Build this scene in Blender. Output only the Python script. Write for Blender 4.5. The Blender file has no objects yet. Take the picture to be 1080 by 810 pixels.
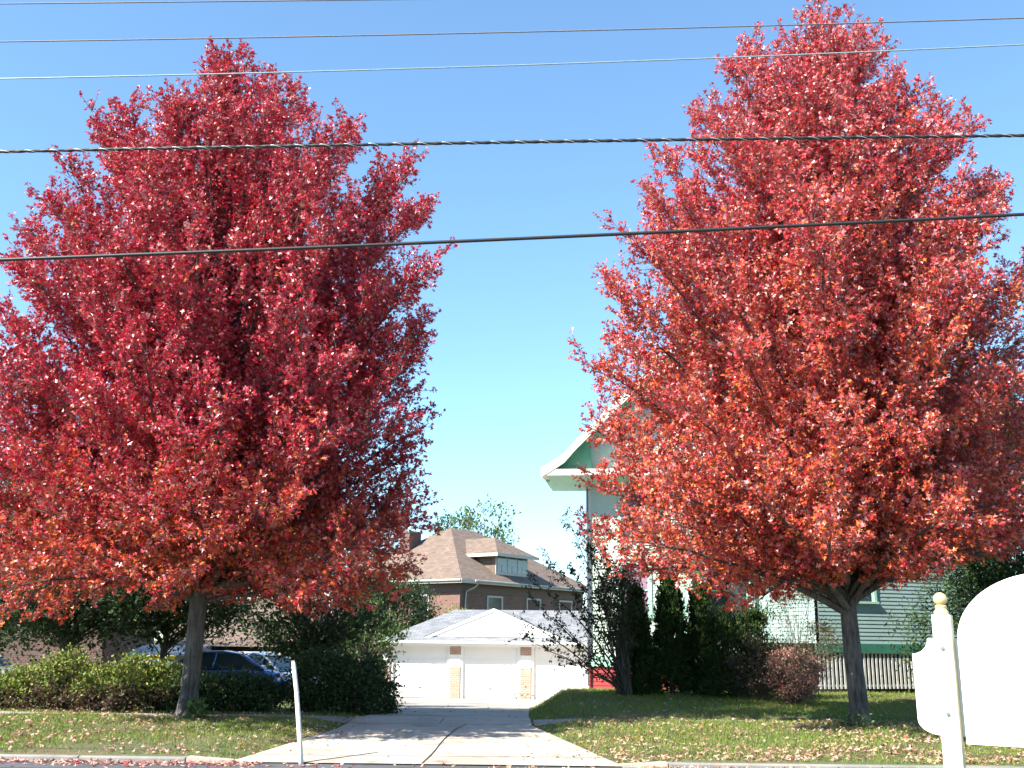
import bpy, math, random
import numpy as np
from mathutils import Vector

R = math.radians
S = bpy.context.scene
COL = S.collection
rng = np.random.default_rng(11)

# ------------------------------------------------------------------ camera model
EYE = np.array([0.0, 0.0, 1.75])
PITCH, ROLL, FPX = R(13.9), 0.012, 1092.0

def ray(u, v):
    a, b = (u - 540) / FPX, -(v - 405) / FPX
    c, s = math.cos(ROLL), math.sin(ROLL)
    x, y = a * c - b * s, a * s + b * c          # camera roll
    return np.array([x, math.cos(PITCH) - y * math.sin(PITCH), math.sin(PITCH) + y * math.cos(PITCH)])

def at(u, v, Y):
    r = ray(u, v)
    return EYE + r * (Y / r[1])

# ------------------------------------------------------------------ mesh helpers
def mesh_np(name, verts, faces, colors=None, smooth=False, uv=True):
    """faces: list of (m,k) int arrays"""
    me = bpy.data.meshes.new(name)
    verts = np.asarray(verts, dtype=np.float32)
    loops = np.concatenate([f.reshape(-1) for f in faces]).astype(np.int32)
    tot = np.concatenate([np.full(len(f), f.shape[1], dtype=np.int32) for f in faces])
    st = np.concatenate([[0], np.cumsum(tot)[:-1]]).astype(np.int32)
    me.vertices.add(len(verts)); me.vertices.foreach_set('co', verts.reshape(-1))
    me.loops.add(len(loops)); me.loops.foreach_set('vertex_index', loops)
    me.polygons.add(len(tot)); me.polygons.foreach_set('loop_start', st)
    try: me.polygons.foreach_set('loop_total', tot)
    except Exception: pass
    me.update(calc_edges=True)
    if colors is not None:
        ca = me.color_attributes.new('tint', 'FLOAT_COLOR', 'POINT')
        c4 = np.ones((len(verts), 4), dtype=np.float32); c4[:, :3] = colors
        ca.data.foreach_set('color', c4.reshape(-1))
    me.polygons.foreach_set('use_smooth', np.full(len(tot), bool(smooth)))
    if uv and len(tot) < 60000:
        nrm = np.zeros(len(tot) * 3, dtype=np.float32); me.polygons.foreach_get('normal', nrm); nrm = nrm.reshape(-1, 3)
        t = np.stack([-nrm[:, 1], nrm[:, 0], np.zeros(len(nrm))], 1)
        l = np.linalg.norm(t, axis=1); flat = l < 1e-3
        t[flat] = (1, 0, 0); l[flat] = 1; t /= l[:, None]
        b = np.cross(nrm, t)
        P = verts[loops]; fi = np.repeat(np.arange(len(tot)), tot)
        U = np.stack([(P * t[fi]).sum(1), (P * b[fi]).sum(1)], 1).astype(np.float32)
        ul = me.uv_layers.new(name='UVMap'); ul.data.foreach_set('uv', U.reshape(-1))
    me.validate()
    return me

class MB:
    def __init__(self): self.v = []; self.f = []; self.n = 0; self.c = []
    def add(self, verts, faces, col=None):
        verts = np.asarray(verts, float).reshape(-1, 3)
        for f in faces:
            f = np.asarray(f, dtype=np.int64)
            if f.ndim == 1: f = f[None]
            self.f.append(f + self.n)
        self.v.append(verts); self.n += len(verts)
        if col is not None: self.c.append(np.broadcast_to(np.asarray(col, float), (len(verts), 3)))
        return self
    def box(self, x0, x1, y0, y1, z0, z1, M=None):
        v = np.array([[x, y, z] for z in (z0, z1) for y in (y0, y1) for x in (x0, x1)], float)
        if M is not None: v = M(v)
        return self.add(v, [[[0, 2, 3, 1], [4, 5, 7, 6], [0, 1, 5, 4], [2, 6, 7, 3], [0, 4, 6, 2], [1, 3, 7, 5]]])
    def quad(self, a, b, c, d): return self.add([a, b, c, d], [[[0, 1, 2, 3]]])
    def prism(self, poly, h0, h1, axis='y', M=None):
        """poly: list of 2D points; extruded along axis"""
        n = len(poly); P = np.array(poly, float)
        def lay(h):
            o = np.zeros((n, 3))
            if axis == 'y': o[:, 0] = P[:, 0]; o[:, 2] = P[:, 1]; o[:, 1] = h
            elif axis == 'x': o[:, 1] = P[:, 0]; o[:, 2] = P[:, 1]; o[:, 0] = h
            else: o[:, 0] = P[:, 0]; o[:, 1] = P[:, 1]; o[:, 2] = h
            return o
        v = np.concatenate([lay(h0), lay(h1)])
        if M is not None: v = M(v)
        i = np.arange(n); j = (i + 1) % n
        return self.add(v, [np.arange(n), np.arange(n)[::-1] + n, np.stack([i, i + n, j + n, j], 1)])
    def tube(self, pts, rad, sides=6, cap=True):
        pts = np.asarray(pts, float); n = len(pts); rad = np.broadcast_to(np.asarray(rad, float), (n,))
        tan = np.gradient(pts, axis=0); tan /= np.linalg.norm(tan, axis=1)[:, None] + 1e-9
        ref = np.array([0, 0, 1.0]) if abs(tan[0, 2]) < .9 else np.array([1.0, 0, 0])
        a = np.cross(tan, ref); a /= np.linalg.norm(a, axis=1)[:, None] + 1e-9
        b = np.cross(tan, a)
        th = np.arange(sides) * 2 * math.pi / sides
        v = pts[:, None] + rad[:, None, None] * (np.cos(th)[None, :, None] * a[:, None] + np.sin(th)[None, :, None] * b[:, None])
        v = v.reshape(-1, 3)
        k = np.arange(n - 1)[:, None] * sides; i = np.arange(sides)[None]; j = (i + 1) % sides
        q = np.stack([k + i, k + j, k + sides + j, k + sides + i], -1).reshape(-1, 4)
        fs = [q]
        if cap: fs += [np.arange(sides)[::-1], np.arange(sides) + (n - 1) * sides]
        return self.add(v, fs)
    def lathe(self, prof, sides=24, c=(0, 0, 0)):
        prof = np.array(prof, float); n = len(prof); th = np.arange(sides) * 2 * math.pi / sides
        v = np.stack([prof[:, 0, None] * np.cos(th) + c[0], prof[:, 0, None] * np.sin(th) + c[1],
                      np.broadcast_to(prof[:, 1, None] + c[2], (n, sides))], -1).reshape(-1, 3)
        k = np.arange(n - 1)[:, None] * sides; i = np.arange(sides)[None]; j = (i + 1) % sides
        q = np.stack([k + i, k + j, k + sides + j, k + sides + i], -1).reshape(-1, 4)
        return self.add(v, [q, np.arange(sides)[::-1], np.arange(sides) + (n - 1) * sides])
    def build(self, name, mat, parent=None, smooth=False, bevel=0):
        me = mesh_np(name, np.concatenate(self.v), self.f, np.concatenate(self.c) if self.c else None, smooth)
        me.materials.append(mat)
        o = bpy.data.objects.new(name, me); COL.objects.link(o)
        if parent is not None: o.parent = parent
        if bevel:
            m = o.modifiers.new('bevel', 'BEVEL'); m.width = bevel; m.segments = 2; m.limit_method = 'ANGLE'
        return o

def tag(o, label=None, cat=None, group=None, kind=None):
    if label: o['label'] = label
    if cat: o['category'] = cat
    if group: o['group'] = group
    if kind: o['kind'] = kind
    return o

def thing(name, label, cat, loc=(0, 0, 0), rz=0.0, group=None):
    o = bpy.data.objects.new(name, None); COL.objects.link(o)
    o.location = loc; o.rotation_euler = (0, 0, rz); o.empty_display_size = .3
    return tag(o, label, cat, group)

# ------------------------------------------------------------------ materials
def new_mat(name):
    m = bpy.data.materials.new(name); m.use_nodes = True
    nt = m.node_tree; p = nt.nodes['Principled BSDF']
    return m, nt, p

def N(nt, t, **kw):
    n = nt.nodes.new(t)
    for k, v in kw.items():
        if k in n.inputs: n.inputs[k].default_value = v
        else: setattr(n, k, v)
    return n

def mat(name, col, rough=.6, var=.15, scale=6.0, bump=0.0, bscale=40.0, metal=0.0, spec=.5, col2=None, coat=0.0, coords='Object', stretch=(1, 1, 1)):
    m, nt, p = new_mat(name); L = nt.links.new
    tc = N(nt, 'ShaderNodeTexCoord')
    mp = N(nt, 'ShaderNodeMapping'); mp.inputs['Scale'].default_value = stretch
    L(tc.outputs[coords], mp.inputs[0])
    nz = N(nt, 'ShaderNodeTexNoise', Scale=scale, Detail=6.0, Roughness=.6); L(mp.outputs[0], nz.inputs['Vector'])
    rmp = N(nt, 'ShaderNodeValToRGB')
    c = np.array(col, float); c2 = np.array(col2, float) if col2 is not None else c * (1 + var)
    c1 = c * (1 - var) if col2 is None else c
    rmp.color_ramp.elements[0].position = .3; rmp.color_ramp.elements[1].position = .7
    rmp.color_ramp.elements[0].color = (*np.clip(c1, 0, 1), 1); rmp.color_ramp.elements[1].color = (*np.clip(c2, 0, 1), 1)
    L(nz.outputs['Fac'], rmp.inputs[0]); L(rmp.outputs[0], p.inputs['Base Color'])
    p.inputs['Roughness'].default_value = rough; p.inputs['Metallic'].default_value = metal
    p.inputs['Specular IOR Level'].default_value = spec; p.inputs['Coat Weight'].default_value = coat
    if bump:
        n2 = N(nt, 'ShaderNodeTexNoise', Scale=bscale, Detail=5.0); L(mp.outputs[0], n2.inputs['Vector'])
        b = N(nt, 'ShaderNodeBump', Strength=bump, Distance=.02); L(n2.outputs['Fac'], b.inputs['Height']); L(b.outputs[0], p.inputs['Normal'])
    return m

def brick_mat(name, c1, c2, mortar, bw=.21, bh=.075, mort=.01, bump=.4, rough=.85, offset=.5):
    m, nt, p = new_mat(name); L = nt.links.new
    uv = N(nt, 'ShaderNodeUVMap')
    br = N(nt, 'ShaderNodeTexBrick'); br.offset = offset
    br.inputs['Scale'].default_value = 1.0; br.inputs['Brick Width'].default_value = bw; br.inputs['Row Height'].default_value = bh
    br.inputs['Mortar Size'].default_value = mort; br.inputs['Color1'].default_value = (*c1, 1); br.inputs['Color2'].default_value = (*c2, 1)
    br.inputs['Mortar'].default_value = (*mortar, 1); br.inputs['Bias'].default_value = 0.0
    L(uv.outputs[0], br.inputs['Vector'])
    nz = N(nt, 'ShaderNodeTexNoise', Scale=1.3, Detail=8.0, Roughness=.65); L(uv.outputs[0], nz.inputs['Vector'])
    mx = N(nt, 'ShaderNodeMix', data_type='RGBA', blend_type='MULTIPLY'); mx.inputs['Factor'].default_value = .5
    r = N(nt, 'ShaderNodeValToRGB'); r.color_ramp.elements[0].position = .3; r.color_ramp.elements[1].position = .7
    r.color_ramp.elements[0].color = (.5, .5, .5, 1); r.color_ramp.elements[1].color = (1, 1, 1, 1)
    L(nz.outputs['Fac'], r.inputs[0]); L(br.outputs['Color'], mx.inputs['A']); L(r.outputs[0], mx.inputs['B'])
    L(mx.outputs['Result'], p.inputs['Base Color']); p.inputs['Roughness'].default_value = rough
    iv = N(nt, 'ShaderNodeMath', operation='SUBTRACT'); iv.inputs[0].default_value = 1.0; L(br.outputs['Fac'], iv.inputs[1])
    b = N(nt, 'ShaderNodeBump', Strength=bump, Distance=.01); L(iv.outputs[0], b.inputs['Height']); L(b.outputs[0], p.inputs['Normal'])
    return m

def leaf_mat(name, trans=.3, rough=.4, back=(1.0, .6, .6), backmix=.5, spec=.5, sat=1.0):
    m, nt, p = new_mat(name); L = nt.links.new
    at_ = N(nt, 'ShaderNodeAttribute'); at_.attribute_name = 'tint'
    gm = N(nt, 'ShaderNodeNewGeometry')
    mx = N(nt, 'ShaderNodeMix', data_type='RGBA'); mx.inputs['B'].default_value = (*back, 1)
    ml = N(nt, 'ShaderNodeMath', operation='MULTIPLY'); ml.inputs[1].default_value = backmix
    L(gm.outputs['Backfacing'], ml.inputs[0]); L(ml.outputs[0], mx.inputs['Factor'])
    L(at_.outputs['Color'], mx.inputs['A']); L(mx.outputs['Result'], p.inputs['Base Color'])
    p.inputs['Roughness'].default_value = rough; p.inputs['Specular IOR Level'].default_value = spec
    tr = N(nt, 'ShaderNodeBsdfTranslucent'); L(at_.outputs['Color'], tr.inputs['Color'])
    ms = N(nt, 'ShaderNodeMixShader'); ms.inputs[0].default_value = trans
    L(p.outputs[0], ms.inputs[1]); L(tr.outputs[0], ms.inputs[2])
    L(ms.outputs[0], nt.nodes['Material Output'].inputs['Surface'])
    return m

def bark_mat(name, c1, c2, scale=9.0):
    m, nt, p = new_mat(name); L = nt.links.new
    tc = N(nt, 'ShaderNodeTexCoord'); mp = N(nt, 'ShaderNodeMapping'); mp.inputs['Scale'].default_value = (1, 1, .14)
    L(tc.outputs['Object'], mp.inputs[0])
    nz = N(nt, 'ShaderNodeTexNoise', Scale=scale * 2.2, Detail=8.0, Roughness=.7); L(mp.outputs[0], nz.inputs['Vector'])
    n3 = N(nt, 'ShaderNodeTexNoise', Scale=2.5, Detail=4.0); L(tc.outputs['Object'], n3.inputs['Vector'])
    ad = N(nt, 'ShaderNodeMath', operation='ADD'); L(nz.outputs['Fac'], ad.inputs[0])
    sb = N(nt, 'ShaderNodeMath', operation='MULTIPLY_ADD'); sb.inputs[1].default_value = .6; sb.inputs[2].default_value = -.3
    L(n3.outputs['Fac'], sb.inputs[0]); L(sb.outputs[0], ad.inputs[1])
    r = N(nt, 'ShaderNodeValToRGB'); r.color_ramp.elements[0].position = .36; r.color_ramp.elements[1].position = .66
    r.color_ramp.elements[0].color = (*c1, 1); r.color_ramp.elements[1].color = (*c2, 1)
    L(ad.outputs[0], r.inputs[0]); L(r.outputs[0], p.inputs['Base Color']); p.inputs['Roughness'].default_value = .9
    b = N(nt, 'ShaderNodeBump', Strength=.9, Distance=.02); L(nz.outputs['Fac'], b.inputs['Height']); L(b.outputs[0], p.inputs['Normal'])
    return m

M = {}
M['maple_leaf'] = leaf_mat('maple_leaf', .15, .33, (.62, .19, .22), .3, .5)
M['leaf'] = leaf_mat('leaf', .2, .5, (.16, .2, .11), .25, .25)
M['needle'] = leaf_mat('needle', .06, .75, (.04, .06, .03), .1, .12)
M['litter'] = leaf_mat('litter', .1, .7, (.60, .40, .33), .6, .3)
M['grass'] = leaf_mat('grass', .25, .5, (.2, .25, .08), .1, .3)
M['maple_bark'] = bark_mat('maple_bark', (.032, .027, .025), (.13, .115, .105))
M['dark_bark'] = bark_mat('dark_bark', (.03, .025, .02), (.10, .085, .07))
M['twig'] = mat('twig', (.10, .065, .05), .9, .4, 12)
M['white_paint'] = mat('white_paint', (.82, .82, .81), .45, .03, 2.0, .03, 60)
M['sign_white'] = mat('sign_white', (.86, .86, .84), .4, .025, 3.0, .06, 90)
M['sign_shade_side'] = mat('sign_shade_side', (.62, .55, .36), .55, .2, 8.0, .1, 60)
M['finial_wood'] = mat('finial_wood', (.60, .44, .22), .35, .18, 9.0, 0, 40, coat=.3, stretch=(1, 1, .2))
M['steel'] = mat('steel', (.35, .35, .36), .35, .1, 30, metal=.9)
M['offwhite'] = mat('offwhite', (.74, .73, .70), .5, .06, 3.0)
M['house_trim'] = mat('house_trim', (.44, .42, .39), .6, .08, 3.0)
M['cream'] = mat('cream', (.70, .66, .58), .5, .06, 3.0)
M['garage_shingle'] = brick_mat('garage_shingle', (.16, .17, .19), (.25, .26, .28), (.10, .105, .12), .32, .14, .008, .35, .9)
M['brown_shingle'] = brick_mat('brown_shingle', (.15, .106, .082), (.22, .158, .124), (.10, .072, .055), .32, .14, .008, .35, .9)
M['grey_shingle'] = brick_mat('grey_shingle', (.15, .14, .14), (.22, .21, .21), (.09, .09, .09), .32, .14, .008, .35, .9)
M['brick_dark'] = brick_mat('brick_dark', (.14, .062, .046), (.20, .092, .070), (.22, .17, .14))
M['brick_tan'] = brick_mat('brick_tan', (.42, .235, .17), (.52, .31, .23), (.55, .47, .40))
M['brick_soft'] = brick_mat('brick_soft', (.12, .058, .048), (.17, .085, .07), (.16, .13, .12))  # tree shade on the low building put into the brick colour
M['siding_pale'] = mat('siding_pale', (.50, .58, .50), .55, .05, 1.5, .03, 30)
M['siding_shaded'] = mat('siding_shaded', (.25, .35, .33), .55, .07, 1.5, .03, 30)  # house siding darkened to stand in for shade on the wing
M['green_trim'] = mat('green_trim', (.13, .36, .24), .5, .1, 3.0)
M['dark_green_trim'] = mat('dark_green_trim', (.035, .15, .10), .5, .15, 3.0)
M['mint_trim'] = mat('mint_trim', (.33, .56, .44), .5, .08, 3.0)
M['red_siding'] = mat('red_siding', (.36, .045, .045), .55, .12, 2.5, .05, 30)
M['dark_void'] = mat('dark_void', (.018, .017, .016), .9, .2, 3.0)
M['glass'] = mat('glass', (.035, .05, .06), .04, .3, 1.2, spec=.9)
M['curtain'] = mat('curtain', (.26, .17, .24), .8, .2, 5.0, stretch=(8, 1, .3))
M['pane_light'] = mat('pane_light', (.12, .16, .18), .08, .25, 1.0, spec=.8)
M['wire_black'] = mat('wire_black', (.022, .022, .024), .5, .2, 20)
M['wire_grey'] = mat('wire_grey', (.16, .15, .17), .5, .2, 20)
M['wire_alu'] = mat('wire_alu', (.30, .40, .44), .4, .15, 10, metal=.3)
M['lash'] = mat('lash', (.55, .54, .52), .4, .1, 20, metal=.6)
M['car_blue'] = mat('car_blue', (.07, .15, .40), .25, .04, 2.0, metal=.5, coat=1.0)
M['car_white'] = mat('car_white', (.74, .75, .77), .25, .03, 2.0, coat=1.0)
M['car_silver'] = mat('car_silver', (.45, .48, .46), .3, .04, 2.0, metal=.5, coat=1.0)
M['rubber'] = mat('rubber', (.02, .02, .02), .8, .2, 20)
M['yellow'] = mat('yellow', (.62, .46, .02), .5, .08, 4.0)
M['lamp_red'] = mat('lamp_red', (.35, .02, .015), .2, .1, 4.0, coat=1.0)
M['lamp_clear'] = mat('lamp_clear', (.7, .72, .72), .1, .05, 4.0, coat=1.0)

def concrete_mat(name, base, stain):
    m, nt, p = new_mat(name); L = nt.links.new
    tc = N(nt, 'ShaderNodeTexCoord')
    n1 = N(nt, 'ShaderNodeTexNoise', Scale=.55, Detail=9.0, Roughness=.62); L(tc.outputs['Object'], n1.inputs['Vector'])
    n2 = N(nt, 'ShaderNodeTexNoise', Scale=45.0, Detail=4.0); L(tc.outputs['Object'], n2.inputs['Vector'])
    r = N(nt, 'ShaderNodeValToRGB'); r.color_ramp.elements[0].position = .33; r.color_ramp.elements[1].position = .6
    r.color_ramp.elements[0].color = (*stain, 1); r.color_ramp.elements[1].color = (*base, 1)
    L(n1.outputs['Fac'], r.inputs[0])
    mx = N(nt, 'ShaderNodeMix', data_type='RGBA', blend_type='OVERLAY'); mx.inputs['Factor'].default_value = .35
    L(r.outputs[0], mx.inputs['A']); L(n2.outputs['Fac'], mx.inputs['B']); L(mx.outputs['Result'], p.inputs['Base Color'])
    n4 = N(nt, 'ShaderNodeTexNoise', Scale=1.9, Detail=5.0, Roughness=.55); L(tc.outputs['Object'], n4.inputs['Vector'])
    r4 = N(nt, 'ShaderNodeValToRGB'); r4.color_ramp.elements[0].position = .30; r4.color_ramp.elements[0].color = (.62, .60, .57, 1); r4.color_ramp.elements[1].position = .44; r4.color_ramp.elements[1].color = (1, 1, 1, 1)
    L(n4.outputs['Fac'], r4.inputs[0]); m4 = N(nt, 'ShaderNodeMix', data_type='RGBA', blend_type='MULTIPLY'); m4.inputs['Factor'].default_value = 1
    L(mx.outputs['Result'], m4.inputs['A']); L(r4.outputs[0], m4.inputs['B']); L(m4.outputs['Result'], p.inputs['Base Color'])
    p.inputs['Roughness'].default_value = .85
    b = N(nt, 'ShaderNodeBump', Strength=.25, Distance=.01); L(n2.outputs['Fac'], b.inputs['Height']); L(b.outputs[0], p.inputs['Normal'])
    return m
M['concrete'] = concrete_mat('concrete', (.44, .385, .315), (.31, .27, .22))
M['old_concrete'] = concrete_mat('old_concrete', (.34, .31, .275), (.23, .21, .185))
M['kerb_concrete'] = concrete_mat('kerb_concrete', (.25, .24, .22), (.15, .142, .13))
M['asphalt'] = concrete_mat('asphalt', (.085, .085, .095), (.06, .06, .066))

def soil_mat():
    m, nt, p = new_mat('lawn_soil'); L = nt.links.new
    tc = N(nt, 'ShaderNodeTexCoord')
    n1 = N(nt, 'ShaderNodeTexNoise', Scale=.7, Detail=8.0, Roughness=.65); L(tc.outputs['Object'], n1.inputs['Vector'])
    n2 = N(nt, 'ShaderNodeTexNoise', Scale=22.0, Detail=6.0, Roughness=.7); L(tc.outputs['Object'], n2.inputs['Vector'])
    r = N(nt, 'ShaderNodeValToRGB'); e = r.color_ramp.elements
    e[0].position = .35; e[0].color = (.13, .10, .055, 1); e[1].position = .62; e[1].color = (.075, .105, .03, 1)
    L(n1.outputs['Fac'], r.inputs[0])
    mx = N(nt, 'ShaderNodeMix', data_type='RGBA', blend_type='OVERLAY'); mx.inputs['Factor'].default_value = .8
    L(r.outputs[0], mx.inputs['A']); L(n2.outputs['Fac'], mx.inputs['B']); L(mx.outputs['Result'], p.inputs['Base Color'])
    p.inputs['Roughness'].default_value = .95
    b = N(nt, 'ShaderNodeBump', Strength=.8, Distance=.05); L(n2.outputs['Fac'], b.inputs['Height']); L(b.outputs[0], p.inputs['Normal'])
    return m
M['soil'] = soil_mat()

# ------------------------------------------------------------------ terrain
def sst(a, b, x): t = np.clip((x - a) / (b - a), 0, 1); return t * t * (3 - 2 * t)
def lerp_prof(y, pts):
    p = np.array(pts); return np.interp(y, p[:, 0], p[:, 1])
KERB0, KERB1, SW0, SW1, GAR_Y = 15.3, 15.45, 20.5, 22.0, 46.0
def drive_z(y): return lerp_prof(y, [(15.2, .055), (15.5, .07), (20.5, .2), (22, .21), (46, -.67), (60, -.8), (500, -1)])
def drive_edges(y):
    l = lerp_prof(y, [(15.3, -3.85), (19.6, -3.05), (22, -2.95), (32, -3.05), (38, -5.2), (60, -5.6)])
    r = lerp_prof(y, [(15.3, 1.6), (20.5, .42), (24, .45), (31, .62), (38, 3.2), (60, 4.0)])
    return l, r
def gz(x, y):
    x = np.asarray(x, float); y = np.asarray(y, float)
    left = lerp_prof(y, [(15.4, .12), (20.1, .295), (20.45, .295), (20.7, .19), (22, .20), (24, .16), (33, -.05), (46, -.6), (70, -.9), (500, -1)])
    right = lerp_prof(y, [(15.4, .12), (20.1, .325), (20.4, .325), (20.7, .18), (21.9, .19), (22.3, .29), (28, .42), (31, .40), (36, .12), (60, -.2), (500, -1)])
    right = right + .02 * np.exp(-((x - 3.9) / 1.9) ** 2 - ((y - 27.5) / 2.5) ** 2)
    l, r = drive_edges(y); d = drive_z(y) - .03
    wl = sst(-.05, .9, l - x); wr = sst(-.05, 1.1 + .0 * y, x - r)
    z = d * (1 - np.maximum(wl, wr)) + left * wl + right * wr
    z = z + .012 * np.sin(x * 1.7 + y * .6) * np.sin(y * 1.3 - x * .4) * np.maximum(wl, wr)
    z = np.where(y < 15.38, -.08, z)
    z = np.where(y < 5.9, .10, z)
    return z
def gzf(x, y): return float(gz(np.array([x]), np.array([y]))[0])

def sheet(name, xs, ys, zfun, m, kind='structure', mask=None):
    X, Y = np.meshgrid(xs, ys); Z = zfun(X, Y)
    V = np.stack([X, Y, Z], -1).reshape(-1, 3); nx = len(xs)
    i, j = np.meshgrid(np.arange(nx - 1), np.arange(len(ys) - 1))
    a = (j * nx + i).reshape(-1); f = np.stack([a, a + 1, a + nx + 1, a + nx], 1)
    me = mesh_np(name, V, [f], None, True, uv=False); me.materials.append(m)
    o = bpy.data.objects.new(name, me); COL.objects.link(o); tag(o, kind=kind); return o
xs = np.concatenate([[-600, -300, -150, -80, -50], np.arange(-30, 30.01, .25), [50, 80, 150, 300, 600]])
ys = np.concatenate([[-300, -100, -40, -15, 0, 5.85, 5.95, 10, 15.36, 15.40], np.arange(15.6, 50, .25), np.arange(51, 80, 2.0), [100, 150, 250, 400, 700]])
sheet('lawn_ground', xs, ys, gz, M['soil'])
sheet('road', np.linspace(-150, 150, 60), np.array([6.0, 8, 10, 12, 14, 15.0, 15.3]), lambda X, Y: 0 * X + .03 * (1 - ((Y - 10.65) / 4.65) ** 2) + .045, M['asphalt'])

def strip(name, yv, nx, zoff, m):
    V = []; 
    for y in yv:
        l, r = drive_edges(np.array([y])); xsn = np.linspace(l[0], r[0], nx)
        V.append(np.stack([xsn, np.full(nx, y), np.full(nx, drive_z(y)) + zoff], 1))
    V = np.concatenate(V); i, j = np.meshgrid(np.arange(nx - 1), np.arange(len(yv) - 1)); a = (j * nx + i).reshape(-1)
    me = mesh_np(name, V, [np.stack([a, a + 1, a + nx + 1, a + nx], 1)], None, False, uv=False); me.materials.append(m)
    o = bpy.data.objects.new(name, me); COL.objects.link(o); tag(o, kind='structure'); return o
apron = strip('driveway_apron', np.concatenate([[15.28], np.arange(15.5, 20.5, .25), [20.49]]), 24, .004, M['concrete'])
drive = strip('driveway', np.arange(22.015, 46.6, .25), 20, .004, M['old_concrete'])
# pavement slabs crossing the drive and running both ways
def walk(name, x0, x1, zf, m, gap=1.52):
    b = MB(); x = x0
    while x < x1 - .05:
        xe = min(x + gap, x1); n = 5
        for q in range(n):
            a, c = x + (xe - x) * q / n, x + (xe - x) * (q + 1) / n
            if q == 0: a += .008
            if q == n - 1: c -= .008
            v = [(a, SW0 + .01, zf(a, SW0)), (c, SW0 + .01, zf(c, SW0)), (c, SW1, zf(c, SW1)), (a, SW1, zf(a, SW1))]
            b.add(np.array(v), [[[0, 1, 2, 3]]])
        x = xe
    o = b.build(name, m); tag(o, kind='structure'); return o
walk('pavement_crossing', -3.05, .46, lambda x, y: drive_z(y) + .006, M['concrete'], 1.76)
walk('pavement', -26, -3.07, lambda x, y: gzf(x, y) + .022, M['old_concrete'])
walk('pavement', .5, 26, lambda x, y: gzf(x, y) + .012, M['old_concrete'])
# joint crack running up the apron
b = MB(); prev = None
for t in np.linspace(0, 1, 16):
    y = 15.32 + t * (20.45 - 15.32); x = -1.19 + t * .28 + .015 * math.sin(t * 9) + (.12 * max(0, t - .85) / .15)
    q = (x, y, drive_z(y) + .0085)
    if prev: b.add([(prev[0] - .013, prev[1], prev[2]), (prev[0] + .013, prev[1], prev[2]), (q[0] + .013, q[1], q[2]), (q[0] - .013, q[1], q[2])], [[[0, 1, 2, 3]]])
    prev = q
o = b.build('control_joint', M['dark_void'], apron)
# kerbs
def kerb(x0, x1, seed):
    b = MB(); r = np.random.default_rng(seed); x = x0
    while x < x1 - .01:
        xe = min(x + 3.0, x1); dz = r.uniform(-.012, .008)
        b.prism([(KERB0, -.1), (KERB0 + .012, .100 + dz), (KERB0 + .03, .115 + dz), (KERB1, .122 + dz), (KERB1, -.1)], x + .006, xe - .006, 'x')
        x = xe
    o = b.build('kerb', M['kerb_concrete'], bevel=.008); tag(o, kind='structure')
kerb(-60, -4.5, 1); kerb(2.25, 60, 2)
b = MB()   # dropped kerb ends
for x0, x1 in ((-4.49, -3.75), (2.24, 1.5)):
    v = []
    for x, h in ((x0, .112), (x1, .066)):
        v += [(x, KERB0, -.1), (x, KERB0 + .02, h), (x, KERB1 + .05, h + .004), (x, KERB1 + .05, -.1)]
    b.add(v, [[[0, 4, 5, 1], [1, 5, 6, 2], [2, 6, 7, 3], [3, 2, 1, 0][::-1], [4, 5, 6, 7][::-1]]])
o = b.build('kerb', M['concrete']); tag(o, kind='structure')
b = MB(); b.box(-80, 80, 5.85, 6.0, -.1, .12); o = b.build('kerb', M['kerb_concrete'], bevel=.01); tag(o, kind='structure')

# ------------------------------------------------------------------ foliage machinery
MAPLE = np.array([(0, 0), (.30, -.02), (.20, .22), (.55, .50), (.17, .52), (0, 1.0), (-.17, .52), (-.55, .50), (-.20, .22), (-.30, -.02)], float)
MAPLE_F = [np.array([[0, 1, 2, 3, 4, 5]]), np.array([[0, 5, 6, 7, 8, 9]])]
OVATE = np.array([(0, 0), (.30, .38), (0, 1.0), (-.30, .38)], float)
OVATE_F = [np.array([[0, 1, 2]]), np.array([[0, 2, 3]])]
NARROW = np.array([(0, 0), (.09, .4), (0, 1.0), (-.09, .4)], float)

def norm(a): return a / (np.linalg.norm(a, axis=-1, keepdims=True) + 1e-9)

def leaves_mesh(name, pos, axis, nrm, size, col, m, shape=MAPLE, sf=MAPLE_F, fold=.25, parent=None, curl=.15, seed=0):
    r = np.random.default_rng(seed + 99)
    axis = norm(axis); side = norm(np.cross(axis, nrm)); up = np.cross(side, axis)
    k = len(shape); n = len(pos)
    fo = fold * r.uniform(.3, 1.5, n); cu = curl * r.uniform(-1, 1.6, n)
    sx = r.uniform(.8, 1.15, n)
    x, y = shape[:, 0], shape[:, 1]
    z = fo[:, None] * np.abs(x)[None] - cu[:, None] * (y ** 2)[None]
    V = pos[:, None] + size[:, None, None] * ((x[None] * sx[:, None])[..., None] * side[:, None] + y[None, :, None] * axis[:, None] + z[..., None] * up[:, None])
    C = np.repeat(col, k, 0)
    F = [(f[0][None] + np.arange(n)[:, None] * k) for f in sf]
    me = mesh_np(name, V.reshape(-1, 3), F, C, False, uv=False); me.materials.append(m)
    o = bpy.data.objects.new(name, me); COL.objects.link(o)
    if parent is not None: o.parent = parent
    return o

def pal(n, cols, w, r, jit=.15):
    cols = np.array(cols, float); w = np.array(w, float); i = r.choice(len(cols), n, p=w / w.sum())
    c = cols[i] * r.uniform(1 - jit, 1 + jit, (n, 1)) * r.uniform(1 - jit * .5, 1 + jit * .5, (n, 3)); return np.clip(c, 0, 1)

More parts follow.
